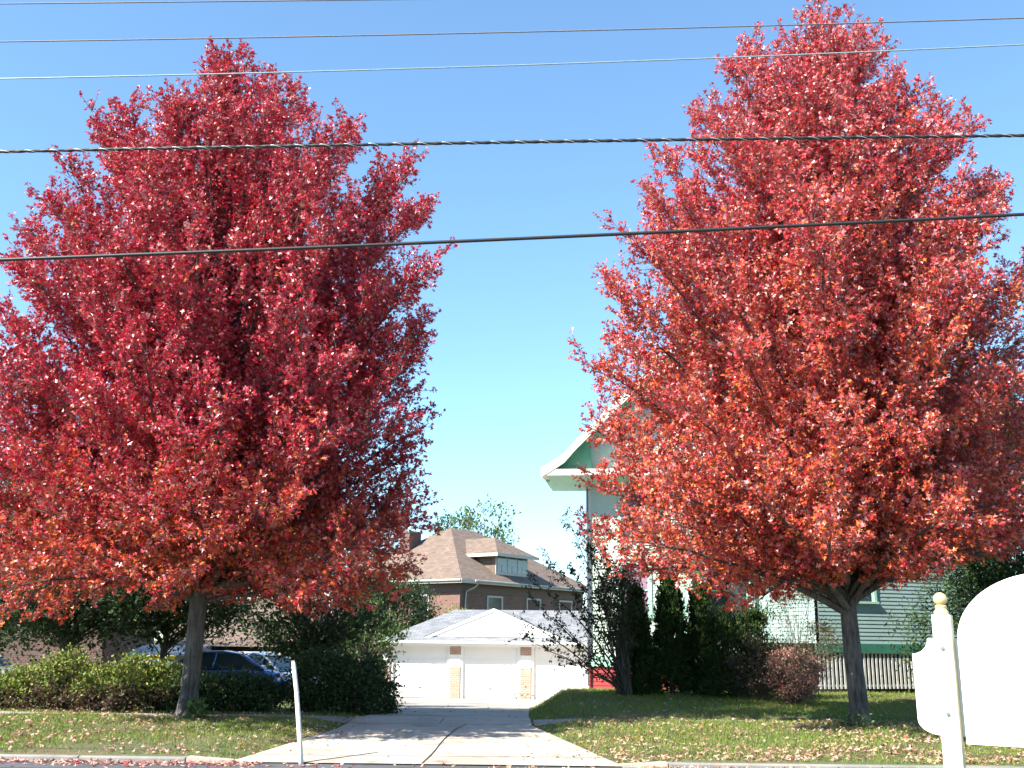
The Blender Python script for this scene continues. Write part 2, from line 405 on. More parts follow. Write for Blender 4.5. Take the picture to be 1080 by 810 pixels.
def prisms(mb, A, B, ra, rb):
    """many straight 3-sided twigs"""
    n = len(A)
    if not n: return
    t = norm(B - A); ref = np.where(np.abs(t[:, 2:3]) < .9, np.array([[0, 0, 1.0]]), np.array([[1.0, 0, 0]]))
    a = norm(np.cross(t, ref)); b = np.cross(t, a); v = []
    for th in (0, 2.094, 4.189):
        v.append(A + ra * (math.cos(th) * a + math.sin(th) * b)); v.append(B + rb * (math.cos(th) * a + math.sin(th) * b))
    V = np.stack(v, 1).reshape(-1, 3); o = np.arange(n)[:, None] * 6
    F = np.concatenate([o + np.array([[0, 1, 3, 2]]), o + np.array([[2, 3, 5, 4]]), o + np.array([[4, 5, 1, 0]])])
    mb.add(V, [F])

def maple(label, base_u, base_v, Y, lean_top, outline, seed, trunk_r, fork_z, colfun, n_limb, under, depth_r=4.3, group='red maples on the grass verge'):
    r = np.random.default_rng(seed)
    base = at(base_u, base_v, Y); base[2] = gzf(base[0], Y) - .03
    root = thing('maple_tree', label, 'tree', base, 0, group)
    L0 = lambda p: np.asarray(p, float) - base
    out = []
    for v, ul, ur in outline:
        a, c = at(ul, v, Y), at(ur, v, Y); out.append((a[2] - base[2], a[0] - base[0], c[0] - base[0]))
    out = np.array(sorted(out)); zs, xl, xr = out[:, 0], out[:, 1], out[:, 2]
    ztop, zbot = zs[-1] - .5, zs[0]
    un = np.array([(at(u, v, Y)[0] - base[0], at(u, v, Y)[2] - base[2]) for u, v in under])
    def zlow(x): return np.interp(x, un[:, 0], un[:, 1])
    def gfun(p):
        """>1 outside the crown; p is (n,3) relative to the base"""
        p = np.atleast_2d(p); k = Y / (Y + p[:, 1])
        xq = (base[0] + p[:, 0]) * k - base[0]; zq = (base[2] + p[:, 2] - EYE[2]) * k + EYE[2] - base[2]
        ax = ax_x(np.clip(zq, 0, ztop)); a = np.maximum(ax - np.interp(zq, zs, xl), .08); c = np.maximum(np.interp(zq, zs, xr) - ax, .08)
        dx = xq - ax; side = np.where(dx > 0, c, a); dr = np.minimum(.5 * (a + c), depth_r)
        g = np.sqrt((dx / side) ** 2 + (p[:, 1] / dr) ** 2)
        return np.where(zq > zs[-1] + .15, 9.0, g), np.minimum(side, dr)
    RH = np.linspace(.05, 7.5, 90)
    def env(z, phi):
        ax = tax(z); g, _ = gfun(np.stack([ax[0] + RH * math.cos(phi), ax[1] + RH * math.sin(phi), 0 * RH + z], 1))
        o = np.nonzero(g > 1)[0]; return float(RH[o[0]]) if len(o) else 7.5
    top = at(lean_top, 200, Y)[0] - base[0]
    def ax_x(z): return np.interp(z, [0, fork_z, ztop * .75, ztop], [0, lean_top_x * .25, lean_top_x, lean_top_x * 1.1])
    lean_top_x = top
    wood = MB()
    # trunk with root flare
    tz = np.concatenate([[0, .08, .2, .45, .9], np.linspace(1.4, ztop * .93, 16)])
    tp = np.stack([ax_x(tz) + .05 * np.sin(tz * .9 + seed), .05 * np.cos(tz * 1.1 + seed), tz], 1); tp[:4, :2] = tp[3, :2]
    tr = trunk_r * np.where(tz < .5, 1 + .55 * (1 - tz / .5) ** 2, 1.0)
    tr = tr * np.interp(tz, [0, fork_z, fork_z + 1.2, ztop], [1.04, .95, .62, .05])
    wood.tube(tp, tr, 14)
    tax = lambda z: np.array([np.interp(z, tz, tp[:, 0]), np.interp(z, tz, tp[:, 1]), z])
    trad = lambda z: np.interp(z, tz, tr)
    twA, twB, twR = [], [], []; lp, la, ln = [], [], []
    ga = 2.39996; phi0 = r.uniform(0, 6.28)
    secs = []
    zz_ = np.linspace(zbot + .15, ztop, 200); wgt = np.array([(env(z, 0) + env(z, 3.1416) + .9) * (1.4 if z < zbot + 2.6 or z > ztop * .78 else 1.0) for z in zz_]); cw = np.cumsum(wgt) / wgt.sum()
    for i in range(n_limb):
        f0 = (i + .5) / n_limb
        zt = float(np.interp(f0, cw, zz_)) + r.normal(0, .12); zt = min(max(zt, zbot), ztop - .05)
        phi = phi0 + ga * i + r.uniform(-.25, .25)
        rho = max(.1, env(zt, phi) * r.choice([1.0, .98, .93, .86]) * r.uniform(.95, 1.03) - .22)
        f = (zt - zbot) / (ztop - zbot)
        rise = rho * np.interp(f, [0, .12, .4, .75, 1], [r.uniform(-.1, .1), r.uniform(.15, .4), r.uniform(.6, .95), r.uniform(1.1, 1.7), 2.6])
        z0 = float(np.clip(zt - rise, fork_z * r.uniform(.97, 1.35), ztop * .9))
        s0 = tax(z0); e0 = np.array([tax(zt)[0] + rho * math.cos(phi), tax(zt)[1] + rho * math.sin(phi), zt]); e0[2] = max(zt, zlow(e0[0]) + .15)
        ln_ = np.linalg.norm(e0 - s0); n = max(4, int(ln_ / .3) + 1)
        hz = np.array([math.cos(phi), math.sin(phi), 0])
        mid = s0 + hz * rho * .46 + np.array([0, 0, (zt - z0) * .45 + rho * .08])
        if zt - z0 < .3: mid[2] = max(z0, zt) + rho * .17
        ts = np.linspace(0, 1, n)[:, None]; P = s0 * (1 - ts) ** 2 + 2 * mid * ts * (1 - ts) + e0 * ts ** 2
        wob = np.cumsum(r.normal(0, .035, (n, 3)), 0) * np.sin(ts * math.pi); P = P + wob
        step = ln_ / (n - 1)
        r0 = min(trad(z0) * .5, .020 * ln_ ** .85 + .010)
        rr = np.interp(np.arange(n), [0, n - 1], [r0, .008]); wood.tube(P, rr, 6, False)
        # secondaries
        k = int(ln_ / .235) + 1; side = 1
        for t in np.linspace(.2, 1.0, k):
            q = t * (n - 1); i0 = min(int(q), n - 2); p0 = P[i0] + (P[i0 + 1] - P[i0]) * (q - i0)
            td = norm(P[min(i0 + 1, n - 1)] - P[i0]); sd = norm(np.cross(td, [0, 0, 1.0])) * side; side = -side
            roll = r.normal(0, .7); upv = np.cross(sd, td)
            dr = td * r.uniform(.7, 1.2) + (sd * math.cos(roll) + upv * math.sin(roll)) * r.uniform(.6, 1.0) + np.array([0, 0, r.uniform(.0, .45)])
            dr = norm(dr); le = r.uniform(.55, 1.15) * np.interp(t, [.1, .4, 1], [1.3, 1.3, .7]) * np.interp(ln_, [1, 4], [.65, 1.0])
            secs.append((p0, dr, le, rr[i0] * .5))
        secs.append((P[-1], norm(P[-1] - P[-2]), r.uniform(.3, .8), .007))
    # leader shoots at the top
    for _ in range(44):
        z0 = r.uniform(ztop * .72, ztop * .93); secs.append((tax(z0), norm(np.array([r.normal(0, .6), r.normal(0, .6), 1])), r.uniform(.7, 1.3), .012))
    for p0, dr, le, rs in secs:
        cut = r.uniform(.02, .38) if r.uniform() > .16 or p0[2] < ztop * .45 else r.uniform(-.65, -.2); m = max(3, int(le / .16)); pts = [p0]; d = dr.copy()
        for _ in range(m):
            d = norm(d + np.array([0, 0, .15]) + r.normal(0, .07, 3)); p = pts[-1] + d * le / m
            g, sd_ = gfun(p)
            if g[0] > max(.3, 1 - cut / max(sd_[0], .9)) or p[2] < zlow(p[0]) + .12: break
            pts.append(p)
        if len(pts) < 2 or p0[2] < zlow(p0[0]): continue
        pts = np.array(pts)
        twA.append(pts[:-1]); twB.append(pts[1:])
        side = 1
        for j in range(len(pts)):
            last = j == len(pts) - 1
            for s in range(2 if not last else 3):
                td = norm(pts[j] - pts[j - 1]) if j else norm(pts[1] - pts[0])
                rnd = r.normal(0, 1, 3); sd = norm(np.cross(td, rnd))
                tdr = norm(td * (.8 if not last else 1.2) + sd * r.uniform(.5, 1.0) + np.array([0, 0, .15])); tl = r.uniform(.16, .42)
                a = pts[j]; c = a + tdr * tl
                twA.append(a[None]); twB.append(c[None])
                nl = r.integers(10, 16); tt = r.uniform(.15, 1.05, nl); tt[:3] = r.uniform(.9, 1.05, 3)
                pp = a + tdr * tl * tt[:, None] + r.normal(0, .03, (nl, 3))
                lp.append(pp); la.append(norm(tdr * .9 + r.normal(0, .6, (nl, 3)) + np.array([0, 0, -.3])))
                ln.append(norm(np.array([0, 0, .75]) + r.normal(0, .62, (nl, 3))))
    A, B = np.concatenate(twA), np.concatenate(twB); prisms(wood, A, B, .006, .0035)
    wood.build('trunk', M['maple_bark'], root, True)
    pos, axs, nn = np.concatenate(lp), np.concatenate(la), np.concatenate(ln)
    col = colfun(pos, ztop, r)
    leaves_mesh('crown', pos, axs, nn, r.uniform(.040, .098, len(pos)), col, M['maple_leaf'], fold=.42, curl=.32, parent=root, seed=seed)
    print('maple', len(pos), 'leaves')
    return root

def clump_pattern(pos, s, seed):
    p = pos * s + seed
    return np.sin(p[:, 0] * 1.3 + np.sin(p[:, 2] * 1.1)) * np.sin(p[:, 1] * 1.7 + p[:, 2] * .9) * np.sin(p[:, 2] * 1.5 + np.sin(p[:, 0]))

def mixc(a, b, t): return a * (1 - t[:, None]) + b * t[:, None]
def pale(c, pos, r, p, zt):  # pale undersides, plus sun sparkle painted into the leaf colour
    n = len(c); k = r.uniform(0, 1, n) < p * np.interp(pos[:, 2] / zt, [.1, .5, 1], [.6, 1, 1.5])
    c[k] = pal(int(k.sum()), [(.52, .25, .26), (.46, .17, .19), (.55, .32, .30)], [3, 3, 2], r); return c
def col_left(pos, zt, r):
    n = len(pos); h = pos[:, 2] / zt
    deep = pal(n, [(.27, .007, .020), (.33, .010, .027), (.21, .005, .017), (.37, .020, .038)], [4, 4, 3, 2], r, .2)
    orange = pal(n, [(.34, .062, .012), (.32, .095, .014), (.26, .11, .022), (.37, .035, .018)], [4, 3, 1, 4], r, .2)
    t = np.clip(sst(.46, .16, h) + .25 * clump_pattern(pos, 1.1, 3) + r.normal(0, .16, n), 0, 1) * .85
    return pale(mixc(deep, orange, (r.uniform(0, 1, n) < t).astype(float)) * np.array([1.62, 1.5, 1.6]), pos, r, .13, zt)
def col_right(pos, zt, r):
    n = len(pos); h = pos[:, 2] / zt
    deep = pal(n, [(.33, .016, .024), (.38, .028, .030), (.28, .010, .020), (.42, .055, .050)], [4, 4, 2, 3], r, .2)
    orange = pal(n, [(.40, .070, .018), (.42, .105, .022), (.36, .13, .026), (.39, .042, .020)], [4, 3, 1, 4], r, .2)
    t = np.clip(sst(.95, .25, h) * .75 + .28 * clump_pattern(pos, 1.1, 8) + r.normal(0, .16, n), 0, 1)
    return pale(mixc(deep, orange, (r.uniform(0, 1, n) < t).astype(float)) * np.array([1.6, 1.6, 1.65]), pos, r, .23, zt)

OUT_L = [(48, 243, 268), (65, 225, 290), (80, 196, 308), (100, 132, 330), (130, 98, 380), (165, 66, 430), (200, 52, 452), (235, 25, 470), (270, 5, 462), (330, -15, 466), (370, -35, 476), (430, -45, 468), (500, -50, 458), (550, -52, 458), (590, -50, 450), (620, -42, 435), (636, -40, 405), (652, -35, 330), (676, -25, 70)]
OUT_R = [(6, 862, 884), (30, 790, 905), (70, 762, 960), (110, 735, 1000), (150, 712, 1050), (200, 668, 1080), (250, 655, 1100), (300, 632, 1115), (350, 616, 1125), (400, 613, 1130), (450, 604, 1130), (500, 596, 1125), (550, 602, 1115), (590, 620, 1095), (620, 656, 1050), (645, 730, 960), (660, 745, 930)]
maple('crimson maple on the left verge beside the blue car, leaves orange underneath', 199, 765, 20.0, 236, OUT_L, 5, .165, 2.15, col_left, 158, [(-40, 672), (60, 664), (120, 642), (200, 628), (260, 640), (330, 650), (400, 640), (450, 612)], group=None)
maple('orange red maple on the right verge between driveway and white sign', 906, 766, 19.8, 868, OUT_R, 9, .165, 1.95, col_right, 150, [(600, 580), (640, 610), (690, 630), (740, 648), (800, 645), (860, 625), (900, 617), (950, 622), (1000, 585), (1100, 588)], group=None)

def plant(name, label, cat, u, v, Y, h, rx, ry, seed, cols, w, n_leaf, lsize, clumps=40, mat_leaf='leaf', bark='twig', shape=OVATE, sf=OVATE_F,
          z0=.1, sig=.16, trunk=None, prof=None, group=None, parts=('stem', 'foliage'), upright=.3, shell=.55, stem_r=.012, off=(0, 0), x=None, low=None):
    """bush or small tree: stems run from the base to clumps spread through the crown"""
    r = np.random.default_rng(seed)
    if x is None: x = at(u, v, Y)[0]
    base = np.array([x, Y, gzf(x, Y) - .02]); root = thing(name, label, cat, base, 0, group)
    # clump centres
    z = r.uniform(z0, 1, clumps); ph = r.uniform(0, 6.283, clumps)
    pr = np.array([prof(t) if prof else math.sqrt(max(.02, 1 - (2 * (t - z0) / (1 - z0) - 1) ** 2)) for t in z])
    rho = (shell + (1 - shell) * r.uniform(0, 1, clumps)) * pr * r.uniform(.85, 1.1, clumps)
    C = np.stack([off[0] * z + rho * rx * np.cos(ph), off[1] * z + rho * ry * np.sin(ph), z * h], 1)
    wood = MB()
    tb = np.array([0, 0, 0.0])
    if trunk:
        tr_, th_ = trunk; tz = np.linspace(0, th_, 7)
        tp = np.stack([off[0] * tz / h + .04 * np.sin(tz * 2 + seed), .03 * np.cos(tz * 2 + seed), tz], 1)
        wood.tube(tp, np.interp(tz, [0, .25, th_], [tr_ * 1.35, tr_, tr_ * .6]), 10); tb = tp[-2]
    for c in C:
        s = tb if trunk else np.array([r.normal(0, rx * .12), r.normal(0, ry * .12), 0])
        if trunk: s = np.array([np.interp(min(c[2] * .6, trunk[1]), tz, tp[:, 0]), np.interp(min(c[2] * .6, trunk[1]), tz, tp[:, 1]), min(max(c[2] * .6, trunk[1] * .45), trunk[1])])
        mid = s + (c - s) * .5 + np.array([0, 0, np.linalg.norm(c - s) * .10]) + r.normal(0, .04, 3)
        ts = np.linspace(0, 1, 6)[:, None]; P = s * (1 - ts) ** 2 + 2 * mid * ts * (1 - ts) + c * ts ** 2
        wood.tube(P, np.interp(ts[:, 0], [0, 1], [stem_r * (2.0 if trunk else 1.2), stem_r * .3]), 5, False)
    i = r.integers(0, clumps, n_leaf)
    sg = sig * (rx + ry) * .5 * r.uniform(.6, 1.3, clumps)
    pos = C[i] + r.normal(0, 1, (n_leaf, 3)) * sg[i][:, None] * np.array([1, 1, .75])
    pos[:, 2] = np.maximum(pos[:, 2], .03)
    ctr = np.array([0, 0, h * .4]); outw = norm(pos - ctr)
    ax = norm(outw * .6 + r.normal(0, .7, (n_leaf, 3)) + np.array([0, 0, upright])); nn = norm(outw * .5 + np.array([0, 0, .7]) + r.normal(0, .5, (n_leaf, 3)))
    # fine twigs to leaves
    kk = r.choice(n_leaf, min(n_leaf // 4, 2500), replace=False); prisms(wood, C[i][kk], pos[kk], stem_r * .3, stem_r * .15)
    col = pal(n_leaf, cols, w, r, .22)
    if low is not None:
        k = (pos[:, 2] < h * (low[1] + r.normal(0, .1, n_leaf))) & (r.uniform(0, 1, n_leaf) < .85); col[k] = pal(int(k.sum()), low[0], [1] * len(low[0]), r, .25)
    wood.build(parts[0], M[bark], root, True)
    leaves_mesh(parts[1], pos, ax, nn, r.uniform(lsize * .65, lsize * 1.25, n_leaf), col, M[mat_leaf], shape, sf, parent=root, seed=seed)
    return root

G_DARK = ([(.022, .050, .014), (.035, .070, .018), (.050, .085, .022), (.016, .036, .013)], [4, 4, 2, 3])
G_MID = ([(.060, .115, .025), (.085, .15, .03), (.045, .09, .022), (.13, .19, .04)], [4, 4, 3, 2])
G_YEL = ([(.19, .235, .035), (.13, .19, .035), (.26, .28, .055), (.085, .13, .03), (.16, .10, .04)], [4, 4, 3, 2, 1])
T_SH = ('stem', 'foliage'); T_TR = ('trunk', 'crown')

# --- hedge shrubs, left
HG = 'shrubs along the pavement on the left'
BR = ([(.10, .055, .04), (.15, .085, .06), (.07, .04, .03), (.12, .08, .05)], .5)
for k, (u, hh, rx, lab) in enumerate([(-24, .85, .8, 'yellow green shrub cut by the left edge of the photo'), (22, .88, .74, 'low yellow green shrub with bare brown stems nearest the silver car'),
        (66, 1.3, .74, 'tallest yellow green shrub, in front of the stout dark tree trunk'), (106, 1.0, .66, 'yellow green shrub with brown twigs, third from the crimson maple trunk'),
        (138, 1.2, .6, 'bright yellow green shrub in front of the tan shed, second from the crimson maple trunk'), (172, 1.08, .6, 'bright yellow green shrub touching the crimson maple trunk on its left')]):
    rr = np.random.default_rng(40 + k)
    plant('shrub', lab, 'shrub', u, 752, 23.5 + rr.uniform(-.2, .2), hh * .88, rx, .7, 40 + k, *G_YEL, 5600, .075, 80, z0=.12, sig=.2, group=HG, stem_r=.008,
          prof=lambda t: max(.12, math.cos(max(0, t - .3) * 1.95)) * (1.05 + .1 * math.sin(t * 9 + k)), low=BR)
for k, (u, hh, rx, lab) in enumerate([(204, .9, .5, 'dark green shrub half hidden behind the crimson maple trunk'), (236, .98, .68, 'dark clipped shrub in front of the blue car'),
        (262, .98, .6, 'dark clipped shrub in front of the white car, left of the white pole')]):
    plant('shrub', lab, 'shrub', u, 752, 23.5, hh * .72, rx, .7, 60 + k, *G_DARK, 6500, .08, 80, z0=.06, sig=.2, group=HG, stem_r=.008, prof=lambda t: .85 + .25 * math.sin(t * 2.8))
for k, (u, hh, rx, Y, lab) in enumerate([(334, 1.25, .75, 23.8, 'wide dark shrub directly behind the white pole'), (370, 1.15, .75, 23.7, 'dark shrub left of the driveway, beneath the leafy sapling'),
        (398, .72, .5, 24.3, 'small dark shrub spilling over the left edge of the driveway')]):
    plant('shrub', lab, 'shrub', u, 750, Y, hh, rx, .6, 70 + k, *G_DARK, 6800 if k < 2 else 3000, .085, 80, z0=.05, sig=.2, group=HG, stem_r=.009, prof=lambda t: .95 - .3 * t)
# --- small trees on the left, behind the maple
plant('small_tree', 'dark green small tree with several stems right behind the white pole', 'tree', 322, 740, 26.5, 3.6, 1.65, 1.3, 81, *G_DARK, 9000, .11, 90, 'leaf', 'dark_bark', z0=.36, sig=.18, trunk=(.07, 1.3), parts=T_TR, stem_r=.014)
plant('small_tree', 'light green leafy sapling leaning against the left corner of the garage', 'tree', 383, 742, 30, 2.7, .95, .9, 82, *G_MID, 4000, .095, 60, 'leaf', 'dark_bark', z0=.25, sig=.2, trunk=(.035, 1.2), parts=T_TR, stem_r=.01)
plant('leafy_tree', 'dark green tree with a stout trunk in front of the low brick building', 'tree', 65, 735, 30, 5.2, 3.9, 2.6, 83, *G_DARK, 22000, .14, 130, 'leaf', 'dark_bark', z0=.36, sig=.17, trunk=(.19, 2.2), parts=T_TR, stem_r=.012)
plant('leafy_tree', 'dark green forked tree just left of the crimson maple trunk, by the yellow box', 'tree', 170, 735, 31.5, 5.2, 2.9, 2.3, 84, *G_DARK, 18000, .13, 110, 'leaf', 'dark_bark', z0=.34, sig=.17, trunk=(.14, 1.9), parts=T_TR, stem_r=.012)
plant('leafy_tree', 'big dark green tree added past the left edge to shade the low brick building', 'tree', -70, 735, 37, 9.5, 4.6, 4.0, 89, *G_DARK, 22000, .17, 150, 'leaf', 'dark_bark', z0=.16, sig=.17, trunk=(.22, 4), parts=T_TR, stem_r=.014)  # added tree, mostly out of view, to darken the brick building
plant('evergreen_tree', 'dense dark evergreen rising behind the left end of the garage roof', 'tree', 408, 735, 53, 5.3, 2.7, 1.8, 85, *G_DARK, 16000, .16, 120, 'leaf', 'dark_bark', z0=.05, sig=.2, trunk=(.12, 2.6), parts=T_TR, stem_r=.014, prof=lambda t: 1.0 - .55 * max(0, t - .35))
plant('shrub', 'bright green bush showing above the garage roof below the brick house eave', 'shrub', 484, 700, 51, 3.75, 1.35, 1.1, 86, *G_YEL, 5500, .13, 60, z0=.1, sig=.2, stem_r=.014)
# --- far trees above the roof
plant('tall_tree', 'thin pale green treetop rising above the brick house roof, right of two', 'tree', 511, 700, 86, 13.4, 2.6, 2.2, 87, *G_MID, 1700, .30, 34, 'leaf', 'twig', z0=.62, sig=.2, trunk=(.2, 9), parts=T_TR, stem_r=.03, group='thin trees far behind the brick house')
plant('tall_tree', 'thin pale treetop rising above the brick house chimney side, left of two', 'tree', 474, 700, 88, 12.6, 2.2, 2.0, 88, *G_MID, 1300, .30, 30, 'leaf', 'twig', z0=.62, sig=.2, trunk=(.18, 9), parts=T_TR, stem_r=.03, group='thin trees far behind the brick house')

# --- arborvitae on the right
CN = ([(.016, .036, .011), (.025, .050, .013), (.035, .065, .014), (.055, .085, .018)], [4, 4, 2, 1])
cone = lambda t: max(.05, min(1, t * 5 + .55) * (1 - t) ** .75 * 1.1)
CG = 'dark arborvitae in front of the green house'
for k, (u, tv, Y, w_, lab) in enumerate([(670, 622, 27.6, .50, 'narrow pointed dark arborvitae nearest the garage'), (706, 604, 27.9, .56, 'tallest pointed dark arborvitae, middle of the row'), (737, 618, 28.2, .46, 'dark arborvitae third from the garage, a gap showing white porch rail behind')]):
    p = at(u, tv, Y); h = p[2] - gzf(p[0], Y)
    plant('arborvitae', lab, 'conifer', 0, 0, Y, h, w_, w_, 90 + k, *CN, 17000, .12, 240, 'needle', 'dark_bark', NARROW * np.array([2.2, 1]), OVATE_F, z0=.03, sig=.14, trunk=(.06, 1.2), prof=cone, group=CG, parts=T_TR, upright=1.0, x=p[0], shell=.75)
p = at(775, 642, 27.4)
plant('yew_bush', 'broad dark yew with a yellow green top at the right end of the conifer row', 'conifer', 0, 0, 27.4, p[2] - gzf(p[0], 27.4), .92, .8, 95, [(.02, .042, .012), (.03, .06, .014), (.10, .13, .02)], [5, 4, 1], 15000, .11, 160, 'needle', 'dark_bark', NARROW * np.array([2.0, 1]), OVATE_F, z0=.04, sig=.17, prof=lambda t: 1 - .35 * t, upright=.9, x=p[0], shell=.7)
p = at(1068, 690, 28.5)
plant('spruce_tree', 'large dark spruce behind the white sign at the right edge', 'conifer', 0, 0, 28.5, 8.4, 2.7, 2.4, 96, *CN, 60000, .15, 360, 'needle', 'dark_bark', NARROW * np.array([1.6, 1]), OVATE_F, z0=.05, sig=.16, trunk=(.16, 6), prof=lambda t: max(.04, (1 - t) ** .75), parts=T_TR, upright=-.1, x=p[0], shell=.35, stem_r=.007)
# --- shrubs under the right maple
p = at(836, 735, 25.6)
plant('japanese_maple', 'low brown pink bush with feathery leaves at the left end of the slatted skirting', 'shrub', 0, 0, 25.6, 1.2, .72, .55, 97, [(.30, .15, .12), (.40, .22, .17), (.20, .09, .075)], [4, 3, 3], 4200, .06, 50, z0=.15, sig=.2, x=p[0], stem_r=.008)
p = at(845, 735, 27.2)
plant('open_shrub', 'tall loose shrub with small olive leaves in front of the porch siding', 'shrub', 0, 0, 27.2, 2.7, 1.05, .8, 98, [(.07, .085, .03), (.12, .11, .05), (.17, .13, .09)], [4, 3, 2], 3800, .065, 70, z0=.2, sig=.2, x=p[0], stem_r=.011)
p = at(800, 735, 26.6)
plant('open_shrub', 'low dark twiggy shrub between the yew and the brown pink bush', 'shrub', 0, 0, 26.4, 1.45, .7, .6, 99, [(.03, .045, .016), (.06, .06, .03), (.14, .08, .07)], [4, 3, 2], 2600, .065, 45, z0=.1, sig=.2, x=p[0], stem_r=.009)

# --- sparse dark fruit tree by the house corner
def sparse_tree():
    r = np.random.default_rng(321); Y = 27.0
    bp = at(662, 726, Y); base = np.array([bp[0], Y, gzf(bp[0], Y) - .02])
    root = thing('sparse_tree', 'half bare tree with dark curled leaves leaning from the green house corner toward the garage', 'tree', base)
    wood = MB(); lp = []
    tips = [(597, 546), (575, 590), (560, 632), (548, 650), (612, 560), (622, 575), (640, 590), (560, 612), (600, 600), (655, 600), (668, 610), (585, 655), (635, 570), (548, 672), (660, 640), (630, 620), (610, 640)]
    segA, segB = [], []
    for k, (u, v) in enumerate(tips):
        d = r.uniform(-.9, .9); tip = at(u, v, Y + d) - base
        s = np.array([r.normal(0, .05), r.normal(0, .05), 0]); low = v > 625
        mid = s + (tip - s) * np.array([.35, .5, .62 if not low else .45]) + r.normal(0, .06, 3)
        ts = np.linspace(0, 1, 14)[:, None]; P = s * (1 - ts) ** 2 + 2 * mid * ts * (1 - ts) + tip * ts ** 2
        P[1:-1] += r.normal(0, .018, (12, 3)); rr = np.interp(ts[:, 0], [0, .3, 1], [.035, .022, .005]); wood.tube(P, rr, 6, False)
        for t in np.linspace(.3, 1, 26):
            i0 = min(int(t * 13), 12); p0 = P[i0] + (P[i0 + 1] - P[i0]) * (t * 13 - i0)
            dd = norm(norm(P[i0 + 1] - P[i0]) * .7 + r.normal(0, .6, 3)); le = r.uniform(.2, .62) * (1.15 - t * .45)
            p1 = p0 + dd * le * .5; p2 = p1 + norm(dd + r.normal(0, .3, 3)) * le * .5
            segA += [p0, p1]; segB += [p1, p2]
            dens = 15 if u > 625 else (13 if v < 610 else 9)
            for _ in range(r.poisson(dens)): lp.append(p0 + (p2 - p0) * r.uniform(.2, 1.1) + r.normal(0, .03, 3))
    prisms(wood, np.array(segA), np.array(segB), .006, .003)
    wood.build('trunk', M['dark_bark'], root, True); lp = np.array(lp); n = len(lp)
    leaves_mesh('crown', lp, r.normal(0, 1, (n, 3)) + np.array([0, 0, -.5]), r.normal(0, 1, (n, 3)), r.uniform(.05, .105, n), pal(n, [(.022, .032, .012), (.05, .035, .02), (.035, .05, .018), (.09, .10, .04)], [4, 3, 3, 1], r), M['leaf'], OVATE, OVATE_F, .5, root, .4, 3)
sparse_tree()
p = at(672, 640, 26.7)
plant('leafy_shrub', 'leafy dark green shrub between the half bare tree and the first arborvitae', 'shrub', 0, 0, 27.4, 3.1, .62, .55, 322, *G_DARK, 2600, .085, 50, z0=.42, sig=.2, x=at(656, 700, 27.4)[0], stem_r=.012)

# ------------------------------------------------------------------ ground cover
def on_drive(x, y, m=.0):
    l, r_ = drive_edges(y); return (x > l - m) & (x < r_ + m)
def grass():
    r = np.random.default_rng(77); P = []
    for x0, x1, y0, y1, dens in ((-13, 12, 15.46, 20.48, 900), (-13, -3, 22.0, 24.5, 260), (.4, 13, 22.02, 28.5, 620), (6, 13, 28.5, 31, 250), (.6, 6, 28.5, 34, 300), (-12, -3, 24.5, 32, 60)):
        n = int((x1 - x0) * (y1 - y0) * dens); p = np.stack([r.uniform(x0, x1, n), r.uniform(y0, y1, n)], 1)
        pat = np.sin(p[:, 0] * 1.1 + 1.3 * np.sin(p[:, 1] * .9)) * np.sin(p[:, 1] * 1.4 + np.sin(p[:, 0] * .7)) + r.normal(0, .5, n)
        bare = np.where((p[:, 1] < 16.4), .1, -.75)
        keep = (pat > bare) & ~on_drive(p[:, 0], p[:, 1], .03)
        keep &= ~((p[:, 0] < -2.8) & (p[:, 1] > 18) & (p[:, 0] > -3.6) & (p[:, 1] < 20) & (r.uniform(0, 1, n) < .3))
        P.append(p[keep])
    P = np.concatenate(P); n = len(P); z = gz(P[:, 0], P[:, 1])
    h = r.uniform(.025, .075, n) * np.where(P[:, 1] > 22, 1.15, .9); a = r.uniform(0, 6.283, n); w = r.uniform(.004, .008, n)
    ln_ = r.normal(0, .5, (n, 2)) * h[:, None]
    b0 = np.stack([P[:, 0] - np.cos(a) * w, P[:, 1] - np.sin(a) * w, z], 1); b1 = np.stack([P[:, 0] + np.cos(a) * w, P[:, 1] + np.sin(a) * w, z], 1)
    t = np.stack([P[:, 0] + ln_[:, 0], P[:, 1] + ln_[:, 1], z + h], 1)
    V = np.stack([b0, b1, t], 1).reshape(-1, 3)
    pat = np.clip(.5 + .5 * np.sin(P[:, 0] * .8 + np.sin(P[:, 1] * 1.1)) + r.normal(0, .3, n), 0, 1)
    c = mixc(pal(n, [(.165, .24, .02), (.22, .29, .035), (.11, .18, .018)], [3, 3, 2], r), pal(n, [(.17, .20, .05), (.25, .21, .09), (.14, .17, .03)], [3, 2, 3], r), (r.uniform(0, 1, n) < .25 + .4 * pat).astype(float))
    me = mesh_np('grass', V, [np.arange(n * 3).reshape(-1, 3)], np.repeat(c, 3, 0), False, uv=False); me.materials.append(M['grass'])
    o = bpy.data.objects.new('grass', me); COL.objects.link(o); tag(o, 'short green and straw coloured grass on the verge and front yard', 'grass', kind='stuff')
    print('grass', n)
grass()
